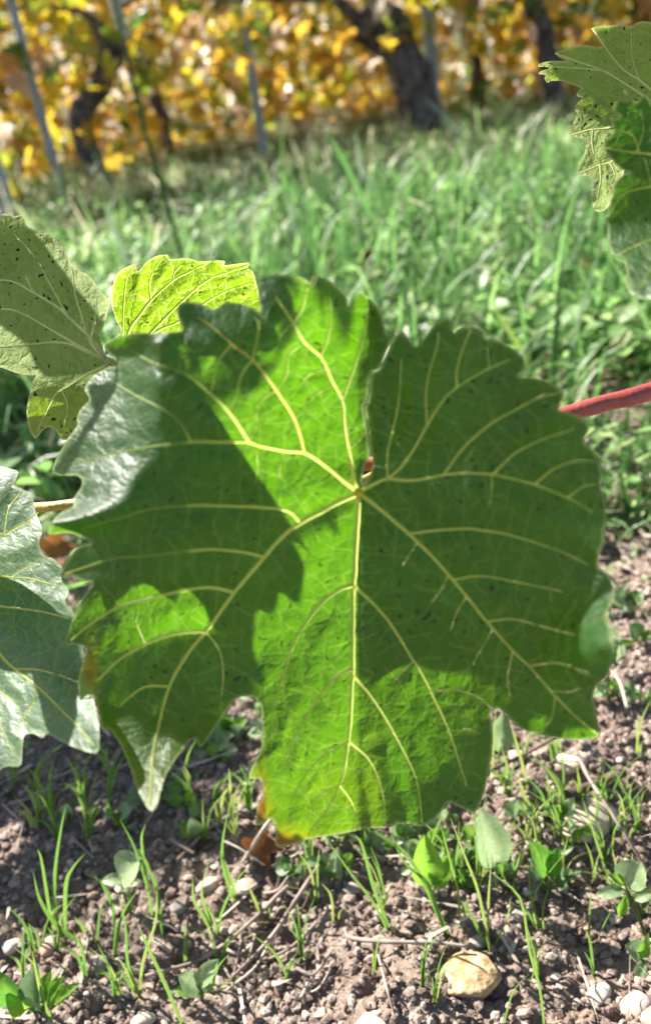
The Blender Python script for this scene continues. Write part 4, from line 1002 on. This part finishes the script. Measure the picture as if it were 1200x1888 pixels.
# conspicuous blades in the alley and the tall seeding stalk
MAT['pale_blade'] = tint_mat('shiny_blade', [(0.0, (0.05, 0.11, 0.05)), (1.0, (0.16, 0.22, 0.14))], 0.25, 0.8, 0.35, 1.6)
def lone_blade(label, pts, wpx, mat='pale_blade', tint=0.5, ground_px=None):
    P, d = upright(pts); p = smooth_path(P, 16); t = np.linspace(0, 1, 16)
    w = wpx * d / FPX * 0.5 * (1 - t ** 3) + 0.0002
    v, f = ribbon(p, w, side_r, 0.25)
    return tag(mesh_obj('tall_grass', v, f, MAT[mat], attrs={'tint': np.full(len(v), tint)}), label, 'grass')
lone_blade('pale shiny grass blade leaning just behind the lime leaf', [(248,540),(232,478),(210,420),(190,368)], 15, tint=0.9)
lone_blade('short pale grass blade behind the lime leaf', [(290,520),(275,468),(258,436)], 15, tint=0.9)
lone_blade('pale shiny grass blade in mid alley, upright', [(565,500),(550,440),(538,395),(526,352)], 14, tint=0.9)
lone_blade('pale blade curving out of the alley grass below the thick vine', [(720,400),(690,345),(665,310),(655,240)], 16, tint=0.8)
lone_blade('pale dry blade arching before the thick vine trunk', [(880,285),(840,240),(800,195),(765,172)], 16, tint=1.0)
lone_blade('broad pale blade catching the light in the alley', [(1090,420),(1050,395),(1010,372),(975,370)], 22, tint=1.0)
lone_blade('long pale grass blade leaning near the red shoot', [(945,600),(990,545),(1040,490),(1062,474)], 12, tint=0.7)
lone_blade('long grass blade standing above the red shoot', [(1035,720),(1055,640),(1075,560),(1110,440)], 11, tint=0.5)
lone_blade('dark green grass blade leaning above the toothed top of the large leaf', [(720,470),(680,390),(640,310),(600,240)], 12, 'grass', 0.2)
lone_blade('bright yellow-green blade behind the notched half of the large leaf', [(985,700),(970,660),(930,600),(905,560)], 13, 'seedling', 0.7)
lone_blade('pale blade lying beside the edge of the large leaf over the straw', [(1098,978),(1140,950),(1200,915),(1260,880)], 20, tint=0.6)
lone_blade('thin pale blade lying behind the low dull leaf', [(2,850),(60,815),(110,795),(160,780)], 14, tint=0.5)
st, d = upright([(352,560),(335,470),(300,350),(270,250),(250,170),(228,70),(214,10),(204,-50)])
p = smooth_path(st, 40); vv, ff = tube(p, np.linspace(0.0055, 0.0032, 40), 6)
stalk = empty('grass_stalk', st[0], 'tall thin grass stalk with a pale seed head in front of the vines', 'grass')
child(mesh_obj('stem', vv, ff, plain_mat('stalk_green', (0.045, 0.08, 0.03), 0.5, 0.4)), stalk)
for k in range(9):
    c = p[29 + k]; v, f = ico(1); q = np.array([0.006, 0.006, 0.018]) * random.uniform(0.7, 1.2)
    child(mesh_obj('seed', v * q + c + RT * 0.006 * (-1) ** k, f, plain_mat('seed_husk', (0.42, 0.45, 0.38), 0.6, 0.4, (0.5, 0.55, 0.4), 0.3)), stalk)

# broad leaves of small weeds on the soil
def leaf_shape(kind):
    t = np.linspace(0, 1, 9)
    return {'round': 0.48 * np.sin(math.pi * t) ** 0.55, 'oval': 0.62 * t ** 0.65 * (1 - t) ** 0.85, 'lance': 0.17 * np.sin(math.pi * t ** 0.8) ** 0.9, 'heart': 0.85 * t ** 0.5 * (1 - t) ** 0.8}[kind]
MAT['weed_pale'] = tint_mat('weed_pale', [(0.0, (0.10, 0.17, 0.09)), (0.5, (0.17, 0.26, 0.11)), (1.0, (0.32, 0.41, 0.22))], 0.45, 0.5, 0.4, 1.6)
MAT['weed_bright'] = tint_mat('weed_bright', [(0.0, (0.05, 0.14, 0.02)), (1.0, (0.14, 0.26, 0.03))], 0.45, 0.5, 0.55, 2.2)
def weed(label, base, leaves, stem=True, name='weed_seedling', group=None):
    """leaves: (attach px, tip px, kind, material, tint, cup)"""
    P0, d0 = gp(*base); root = empty(name, P0, label, 'weed', group)
    for (a, b, kind, mat, tint, cup) in leaves:
        Ya = (base[1] - a[1]) * d0 / FPX; Yb = (base[1] - b[1]) * d0 / FPX
        A = at(a[0], a[1], d0 - Ya * 0.54 - 0.003); B = at(b[0], b[1], d0 - Yb * 0.54 - 0.003)
        ax_ = B - A; ln = np.linalg.norm(ax_) + 1e-9; u = ax_ / ln
        nrm = np.array([0, 0, 1.0]) * 0.8 - FWD * 0.6; nrm = nrm - u * (nrm @ u); nrm /= np.linalg.norm(nrm); s_ = np.cross(u, nrm)
        hw = leaf_shape(kind) * ln; t = np.linspace(0, 1, 9); rows = []
        for i in range(9):
            c = A + ax_ * t[i] + nrm * cup * ln * math.sin(math.pi * t[i])
            for q in (-1, -0.5, 0, 0.5, 1):
                rows.append(c + s_ * hw[i] * q + nrm * (abs(q) ** 1.2) * hw[i] * 0.5 + nrm * 0.04 * ln * noise2(i * 0.9 + a[0], q * 1.7 + a[1], 4))
        f = [(5 * i + j, 5 * i + j + 1, 5 * i + j + 6, 5 * i + j + 5) for i in range(8) for j in range(4)]
        lf_ = mesh_obj('leaf', np.array(rows), f, MAT[mat], attrs={'tint': np.clip(tint + np.tile([-0.05, -0.12, 0.28, -0.12, -0.05], 9) + 0.12 * noise2(np.arange(45) * 0.9, np.full(45, a[0]), 6), 0, 1)}); child(lf_, root)
        if stem:
            sp = smooth_path(np.array([P0, P0 * 0.4 + A * 0.6 + np.array([0, 0, 0.002]), A]), 8); vv, ff = tube(sp, np.linspace(0.0009, 0.0006, 8), 6)
            child(mesh_obj('stem', vv, ff, MAT['seedling'], attrs={'tint': np.full(len(vv), 0.6)}), root)
    return root
weed('seedling with pale rounded cotyledon leaves among the grass blades', (243,1690), [((222,1620),(262,1580),'round','weed_pale',0.9,0.05),((238,1622),(186,1625),'oval','weed_pale',0.8,0.1),((225,1640),(262,1622),'oval','weed_pale',0.5,0.1)])
weed('seedling with a pale heart-shaped leaf near the dry roots', (372,1845), [((372,1825),(328,1795),'heart','weed_pale',0.7,0.0),((368,1815),(404,1768),'oval','weed_pale',0.8,0.0),((372,1830),(318,1826),'oval','weed_bright',0.8,0.1),((378,1828),(402,1815),'oval','weed_pale',0.4,0.1)])
weed('bushy green weed sprawling by the bottom stones', (70,1870), [((30,1845),(0,1790),'heart','weed_bright',0.1,0.1),((55,1860),(12,1820),'heart','weed_bright',0.9,0.1),((70,1860),(70,1775),'oval','weed_pale',0.2,0.1),((90,1855),(120,1800),'oval','weed_bright',0.8,0.1),((100,1850),(150,1812),'lance','weed_bright',0.9,0.1),((75,1865),(110,1880),'lance','weed_pale',0.5,0.1),((40,1850),(-10,1850),'oval','weed_pale',0.2,0.1),((85,1850),(95,1790),'oval','weed_bright',0.6,0.1)])
weed('upright bright translucent toothed leaf under the large leaf', (800,1660), [((790,1636),(782,1536),'oval','weed_bright',1.0,0.02),((800,1636),(834,1572),'oval','weed_bright',0.8,0.05)])
weed('pale blue-green lance leaf standing under the edge of the large leaf', (915,1640), [((915,1598),(882,1487),'oval','weed_pale',0.75,0.05)])
weed('green toothed leaf beside the pale lance leaf', (1000,1645), [((1010,1612),(972,1548),'oval','weed_bright',0.3,0.1),((1012,1615),(1030,1560),'oval','weed_bright',0.2,0.1),((1000,1620),(965,1600),'oval','weed_pale',0.4,0.1)])
weed('leafy seedling with paired oval leaves beside the white stone', (1195,1740), [((1150,1640),(1098,1652),'oval','weed_pale',0.5,0.1),((1150,1630),(1118,1612),'oval','weed_bright',0.9,0.1),((1150,1630),(1182,1588),'round','weed_pale',0.8,0.05),((1165,1660),(1210,1645),'oval','weed_pale',0.6,0.1),((1155,1650),(1140,1690),'lance','weed_bright',0.8,0.1)])
weed('low seedling with round leaves above the white stone', (1190,1800), [((1180,1760),(1152,1742),'round','weed_pale',0.6,0.1),((1180,1765),(1195,1720),'lance','weed_bright',0.6,0.1),((1190,1770),(1170,1800),'oval','weed_pale',0.4,0.1)])
weed('bluish upright leaf seen in the notch of the large leaf', (920,1430), [((920,1385),(928,1310),'oval','weed_pale',0.6,0.05)])
r_ = np.random.default_rng(31)
for i in range(56):                                               # flat clover-like weeds under the leaf
    if i < 30: px, py = r_.uniform(540, 1090), r_.uniform(1510, 1640)
    elif i < 38: px, py = r_.uniform(360, 490), r_.uniform(1300, 1420)
    elif i < 50: px, py = r_.uniform(1100, 1200), r_.uniform(1080, 1330)
    else: px, py = r_.uniform(20, 480), r_.uniform(1420, 1560)
    lv_ = []
    for j in range(3 + r_.integers(3)):
        a = r_.uniform(0, 6.28); s = r_.uniform(20, 46)
        lv_.append(((px + 6 * math.cos(a), py - 20 + 4 * math.sin(a)), (px + s * math.cos(a), py - 24 - s * 0.6 * math.sin(a)), ['round', 'heart', 'oval'][r_.integers(3)], 'weed_pale' if r_.random() < 0.7 else 'weed_bright', r_.uniform(0.25, 1.0), 0.05))
    zn = 0 if i < 30 else 1 if i < 38 else 2 if i < 50 else 3
    weed(['low pale clover-like weed on the soil under the tip of the large leaf', 'low clover-like weed seen through the gap between two lobes of the large leaf', 'low clover-like weed by the curled edge of the large leaf', 'low clover-like weed in the shaded soil under the low dull leaf'][zn], (px, py), lv_, True, group=['clover-like weeds under the leaf tip', 'clover-like weeds in the gap', 'clover-like weeds by the curled edge', 'clover-like weeds in the shade'][zn])

# twigs, roots, straws
MAT['twig'] = plain_mat('dry_twig', (0.22, 0.16, 0.13), 0.8, 0.3, None, 0, 0.3, 60, 0.5, 0.001, col2=(0.38, 0.30, 0.26))
MAT['twig_dark'] = plain_mat('dark_twig', (0.10, 0.065, 0.05), 0.8, 0.3, None, 0, 0.3, 60, 0.6, 0.001)
MAT['straw_pale'] = plain_mat('pale_straw', (0.45, 0.38, 0.31), 0.7, 0.3, None, 0, 0.25, 60, 0.4, 0.0006)
def twig(label, pts, wpx, mat='twig', lift=0.0, group=None, cat='twig', lifts=None):
    W = []
    for i, (x, y) in enumerate(pts):
        l = lifts[i] if lifts else lift
        P, d = gp(x, y, l); W.append(P + np.array([0, 0, wpx * d / FPX * 0.3 + 0.002]))
    p = smooth_path(np.array(W), 24); d = gp(*pts[0])[1]; r0 = wpx * d / FPX / 2
    rr = r0 * (1 + 0.18 * noise2(np.arange(24) * 0.7, np.full(24, wpx), 3)) * np.linspace(1, 0.7, 24)
    vv, ff = tube(p, rr, 7)
    return tag(mesh_obj('twig', vv, ff, MAT[mat]), label, cat, group)
twig('thick dark twig lying behind the cream stone', [(1045,1478),(1090,1458),(1150,1432)], 24, 'twig_dark', 0.006)
twig('thin long dry stem leaning over the cream stone', [(1060,1385),(1085,1440),(1130,1510),(1200,1622)], 7, 'twig', lifts=[0.02, 0.03, 0.03, 0.01])
twig('thin dark stem sticking out from the notch of the large leaf', [(905,1425),(960,1400),(1025,1365)], 7, 'twig_dark', 0.02)
twig('curved grey twig lying before the big tan stone', [(637,1718),(650,1735),(720,1742),(800,1744),(862,1750)], 9, 'twig', 0.006)
twig('thin straight twig running to the cream stone', [(698,1765),(712,1820),(732,1890)], 6, 'twig', 0.004)
twig('stout dry root lying across the mound', [(590,1600),(550,1660),(500,1735),(430,1808)], 9, 'twig', lifts=[0.012, 0.012, 0.014, 0.004])
twig('dark dry root crossing under the stout one', [(585,1600),(520,1650),(470,1700),(380,1770),(270,1805)], 9, 'twig', 0.005)
twig('short dry root splaying from the stout one', [(586,1705),(540,1750),(495,1775)], 7, 'twig', 0.008)
twig('thin root hanging in the crumbly hollow', [(500,1740),(470,1790),(420,1830)], 6, 'straw_pale', 0.006)
twig('pale stem leaning on the tip of the large leaf', [(505,1510),(480,1545),(448,1596)], 8, 'straw_pale', lifts=[0.03, 0.02, 0.0])
twig('curled thin straw next to the brown dry leaf', [(415,1555),(445,1570),(490,1600)], 4, 'straw_pale', 0.01)
twig('dry straw in the shade behind the seedlings', [(330,1590),(390,1530),(460,1490)], 7, 'twig', 0.004)
twig('hooked pale root tendril on the soil beside the leaf', [(1078,1305),(1110,1240),(1140,1260),(1155,1310)], 7, 'straw_pale', 0.02)
r_ = np.random.default_rng(41)
for i in range(44):
    px, py = (r_.uniform(1100, 1195), r_.uniform(960, 1060)) if i < 12 else (r_.uniform(400, 570), r_.uniform(1600, 1840)) if i < 28 else (r_.uniform(40, 1150), r_.uniform(1480, 1860))
    a = r_.uniform(-0.9, 0.9); s = r_.uniform(25, 70)
    zn = 0 if i < 12 else 1 if i < 28 else 2
    twig(['short dry stem in the straw beside the edge of the large leaf', 'short dry root fibre lying around the stout dry root', 'short bit of dry stem lying on the open soil'][zn], [(px, py), (px + s * 0.5 * math.cos(a), py + s * 0.4 * math.sin(a) + 3), (px + s * math.cos(a), py + (s * math.sin(a) if not 12 <= i < 28 else -abs(s * math.sin(a)) * 1.6))], r_.uniform(3, 8), ['twig', 'straw_pale', 'twig_dark'][r_.integers(3)], 0.004, ['dry stems in the straw', 'root fibres', 'short dry stems'][zn])

# dry fallen leaves
def dry_leaf(label, px, py, s, mat, seed, lift=0.01, tilt=0.8):
    r = np.random.default_rng(seed); P, d = gp(px, py); S = s * d / FPX
    n = 22; a = np.linspace(0, 2 * math.pi, n, endpoint=False); R = 1 + 0.28 * np.cos(5 * a) + r.uniform(-0.12, 0.12, n)
    ring = [np.array([0.0, 0, 0])]
    for q in (0.5, 1.0):
        for i in range(n): ring.append(np.array([R[i] * q * math.cos(a[i]), R[i] * q * math.sin(a[i]), 0.35 * q * q * math.sin(2 * a[i] + seed) + 0.1 * r.normal() * q]))
    v = np.array(ring) * S * 0.5; ct, st_ = math.cos(tilt), math.sin(tilt)
    v = np.stack([v[:, 0], v[:, 1] * ct - v[:, 2] * st_, v[:, 1] * st_ + v[:, 2] * ct], 1)
    f = [(0, 1 + i, 1 + (i + 1) % n) for i in range(n)] + [(1 + i, 1 + n + i, 1 + n + (i + 1) % n, 1 + (i + 1) % n) for i in range(n)]
    o = mesh_obj('fallen_leaf', v, f, mat); o.location = P + np.array([0, 0, S * 0.5 * st_ * 0.8 + lift])
    return tag(o, label, 'leaf')
red = plain_mat('red_dry_leaf', (0.20, 0.02, 0.018), 0.6, 0.4, (0.35, 0.02, 0.02), 0.4, 0.3, 60)
brown = plain_mat('brown_dry_leaf', (0.22, 0.10, 0.04), 0.7, 0.3, (0.4, 0.16, 0.04), 0.35, 0.3, 60)
dry_leaf('small dark red fallen leaf standing in the grass behind the large leaf', 678, 530, 52, red, 1, 0.02, 1.3)
dry_leaf('tiny red leaf in the alley grass above the red shoot', 1085, 520, 32, red, 2, 0.03, 1.1)
dry_leaf('brown curled dry leaf under the tip of the large leaf', 482, 1578, 62, brown, 3, 0.0, 1.0)
dry_leaf('small brown curled leaf behind the margin of the large leaf', 130, 1100, 60, brown, 4, 0.05, 0.9)

# ------------------------------------------------------------------ the vine rows behind
AUT = [(0.0, (0.06, 0.12, 0.02)), (0.2, (0.24, 0.29, 0.03)), (0.42, (0.56, 0.43, 0.03)), (0.60, (0.55, 0.33, 0.04)), (0.74, (0.38, 0.19, 0.06)), (0.86, (0.46, 0.34, 0.25)), (1.0, (0.60, 0.54, 0.48))]
MAT['autumn'] = tint_mat('autumn_vine_leaf', AUT, 0.34, 0.7, 0.5, 1.6)
MAT['bark'] = plain_mat('vine_bark', (0.055, 0.042, 0.038), 0.9, 0.2, None, 0, 0.5, 25, 0.9, 0.01, col2=(0.24, 0.19, 0.18))
MAT['stake'] = plain_mat('galvanised_stake', (0.42, 0.46, 0.52), 0.45, 0.6, None, 0, 0.15, 12)
na = 18; aa = np.linspace(0, 2 * math.pi, na, endpoint=False)
LR = 0.5 * (0.72 + 0.28 * np.cos(5 * (aa - math.pi / 2))) * (1 + 0.10 * np.cos(na / 2 * aa)); LR[np.argmin(np.abs(aa - 1.5 * math.pi))] *= 0.35
LEAF_V = np.vstack([[0, 0, 0.06], np.stack([LR * np.cos(aa), LR * np.sin(aa), -0.25 * LR ** 2 + 0.05 * np.sin(3 * aa)], 1)])
LEAF_F = np.array([(0, 1 + i, 1 + (i + 1) % na) for i in range(na)])
def leaf_cloud(x, y, z, s, r, tint):
    n = len(x)
    az = r.uniform(0, 2 * math.pi, n); el = np.clip(r.normal(1.1, 0.5, n), 0, 1.6); rl = r.uniform(-0.9, 0.9, n)
    V = np.repeat(LEAF_V[None], n, 0) * s[:, None, None]
    V[:, :, 2] *= r.uniform(-1.5, 2.5, n)[:, None]
    def rot(V, i, j, a):
        c, s_ = np.cos(a)[:, None], np.sin(a)[:, None]; A, B = V[:, :, i].copy(), V[:, :, j].copy()
        V[:, :, i] = A * c - B * s_; V[:, :, j] = A * s_ + B * c
    rot(V, 0, 1, math.pi + rl); rot(V, 1, 2, el); rot(V, 0, 1, az)
    V += np.stack([x, y, z], 1)[:, None]
    F = (LEAF_F[None] + (np.arange(n) * (na + 1))[:, None, None]).reshape(-1, 3)
    return V.reshape(-1, 3), F, np.repeat(tint, na + 1)
def grapevine(label, x, y, trunk_pts, r0, seed, nfol, nleaf, zlo, zhi, xw, yw, group, gmean=0.5):
    r = np.random.default_rng(seed); z0 = float(height(x, y))
    root = empty('grapevine', (x, y, z0), label, 'vine', group)
    tp = smooth_path(np.array(trunk_pts), 26); tp[0, 2] = z0 - 0.03
    rr = r0 * (1 + 0.22 * noise2(np.arange(26) * 0.5, np.full(26, seed * 1.0), 5)) * np.interp(np.linspace(0, 1, 26), [0, 0.15, 0.6, 0.85, 1], [1.2, 1, 0.9, 1.25, 1.1])
    vv, ff = tube(tp, rr, 14)
    vv += (noise2(vv[:, 0] * 40 + vv[:, 1] * 20, vv[:, 2] * 25, seed) * r0 * 0.22)[:, None] * (vv - np.repeat(tp, 14, 0)) / r0
    tr = mesh_obj('trunk', vv, ff, MAT['bark']); child(tr, root)
    head = tp[-1]
    for sgn in (-1, 1):
        e = [head - np.array([0, 0, r0 * 0.5]), head + np.array([sgn * 0.12, r.uniform(-.03, .03), 0.06]), head + np.array([sgn * 0.35, 0, 0.10]), head + np.array([sgn * 0.6, 0, 0.12])]
        vv, ff = tube(smooth_path(np.array(e), 16), np.linspace(r0 * 0.32, r0 * 0.12, 16), 8)
        ar = mesh_obj('arm', vv, ff, MAT['bark']); child(ar, root)
    for k in range(5):
        b = head + np.array([r.uniform(-0.5, 0.5), r.uniform(-0.04, 0.04), 0.1])
        e = [b, b + np.array([r.uniform(-.08, .08), r.uniform(-.1, .1), 0.35]), b + np.array([r.uniform(-.2, .2), r.uniform(-.15, .15), 0.8])]
        vv, ff = tube(smooth_path(np.array(e), 10), np.linspace(0.006, 0.003, 10), 6)
        cn = mesh_obj('cane', vv, ff, MAT['bark']); child(cn, root)
    def place(n):
        lx = x + r.uniform(-xw, xw, n); ly = y + r.normal(0, yw, n); lz = zlo + (zhi - zlo) * r.random(n)
        return lx, ly, lz
    tint = lambda n, lx, lz: np.clip(r.normal(gmean, 0.27, n) + 0.22 * noise2(lx * 3, lz * 4, seed), 0, 1)
    lx, ly, lz = place(nfol)
    V, F, T = leaf_cloud(lx, ly, lz, r.uniform(0.075, 0.155, nfol), r, tint(nfol, lx, lz))
    fo = mesh_obj('foliage', V, F, MAT['autumn'], smooth=False, attrs={'tint': T}); fo['kind'] = 'stuff'; child(fo, root)
    if nleaf:
        lx, ly, lz = place(nleaf); ly = ly - yw * 0.8; tt = tint(nleaf, lx, lz)
        for i in range(nleaf):
            V, F, T = leaf_cloud(lx[i:i + 1], ly[i:i + 1], lz[i:i + 1], r.uniform(0.09, 0.15, 1), r, tt[i:i + 1])
            child(mesh_obj('leaf', V, F, MAT['autumn'], smooth=False, attrs={'tint': T}), root)
    return root
def row_pt(px, py, Y):
    rr_ = ray(px, py); t = Y / rr_[1]; return CAM + rr_ * t
# thick near vine
b, _ = gp(782, 245); Y0 = b[1]
grapevine('thick gnarled old vine with a swollen head and yellow leaves, beside a metal stake', b[0], b[1], [b, row_pt(765, 175, Y0), row_pt(745, 110, Y0), row_pt(722, 70, Y0), row_pt(690, 45, Y0), row_pt(665, 20, Y0)], 0.1, 71, 260, 46, 0.40, 1.35, 0.85, 0.16, 'vines of the row behind the alley', 0.36)
b, _ = gp(196, 352); Y1 = b[1]
grapevine('slender bent vine trunk leaning to one side among golden leaves', b[0], b[1], [b, row_pt(172, 300, Y1), row_pt(150, 245, Y1), row_pt(150, 205, Y1), row_pt(180, 165, Y1), row_pt(205, 100, Y1), row_pt(195, 40, Y1)], 0.052, 72, 260, 46, 0.40, 1.35, 0.85, 0.16, 'vines of the row behind the alley', 0.36)
b, _ = gp(1020, 200); Y2 = b[1]
grapevine('dark vine trunk half hidden behind tall grass stems', b[0], b[1], [b, row_pt(1012, 130, Y2), row_pt(1002, 60, Y2), row_pt(985, 10, Y2), row_pt(965, -30, Y2)], 0.05, 73, 260, 46, 0.40, 1.35, 0.85, 0.16, 'vines of the row behind the alley', 0.36)
b = row_pt(300, 300, 5.0); 
for i, (px, Yv) in enumerate([(-60, 4.4), (300, 5.4), (560, 5.8), (880, 5.6), (1180, 5.4), (30, 5.6), (1330, 4.9)]):
    c = row_pt(px, 250, Yv); x = c[0]
    grapevine(['vine at the end of the near row, mostly out of sight', 'thin dark vine stem standing in golden leaves behind the bent one', 'vine hidden in golden leaves behind the metal stake in mid row', 'vine behind the thick gnarled one, wrapped in pale yellow leaves', 'vine behind the toothed leaf with the pale flap, orange leaves', 'vine in the second row behind the bent trunk, orange leaves', 'vine past the dark trunk half hidden by grass'][i], x, Yv, [(x, Yv, 0), (x + 0.02, Yv, 0.2), (x - 0.03, Yv, 0.4), (x + 0.03, Yv, 0.6)], 0.04, 80 + i, 760 if Yv > 5 else 420, 24 if Yv > 5 else 0, 0.04, 1.5, 0.85, 0.24, 'vines of the rows further back', 0.52)
for i in range(9):
    x = -6.4 + i * 1.55; Yv = 7.6
    grapevine('vine in the far row, a wall of yellow and orange leaves', x, Yv, [(x, Yv, 0), (x + 0.02, Yv, 0.2), (x - 0.03, Yv, 0.4), (x + 0.03, Yv, 0.6)], 0.04, 120 + i, 700, 0, 0.03, 1.9, 0.95, 0.25, 'vines of the far row', 0.5)
# stakes
def stake(label, pts, wpx, Yd):
    P = [row_pt(px, py, Yd) for px, py in pts]; P[0][2] = -0.03
    d = (P[0] - CAM) @ FWD; w = wpx * d / FPX / 2
    a, bq = P[0], P[0] + (P[-1] - P[0]) * 1.0; bq = np.array([bq[0], Yd, max(bq[2], 1.5)])
    bq[0] = a[0] + (P[-1][0] - a[0]) * 0.2
    V, F = [], []
    prof = [(-1, -0.5), (-0.55, -0.5), (-0.55, 0.3), (0.55, 0.3), (0.55, -0.5), (1, -0.5), (1, -0.7), (0.4, -0.7), (0.4, 0.1), (-0.4, 0.1), (-0.4, -0.7), (-1, -0.7)]
    for q in (a, bq):
        for u, v in prof: V.append(q + np.array([u * w, v * w, 0]))
    m = len(prof); F = [(i, (i + 1) % m, m + (i + 1) % m, m + i) for i in range(m)]
    return tag(mesh_obj('vine_stake', np.array(V), F, MAT['stake'], smooth=False), label, 'stake')
stake('grey metal stake right beside the thick gnarled vine', [(802, 225), (790, 60)], 22, Y0 + 0.12)
stake('grey metal stake in mid row between the two trunks', [(488, 285), (476, 165)], 16, 4.75)
stake('grey metal stake beside the bent slender vine', [(122, 378), (96, 250)], 16, Y1 - 0.1)
stake('wide grey metal post at the end of the row', [(22, 400), (0, 290)], 28, 4.0)
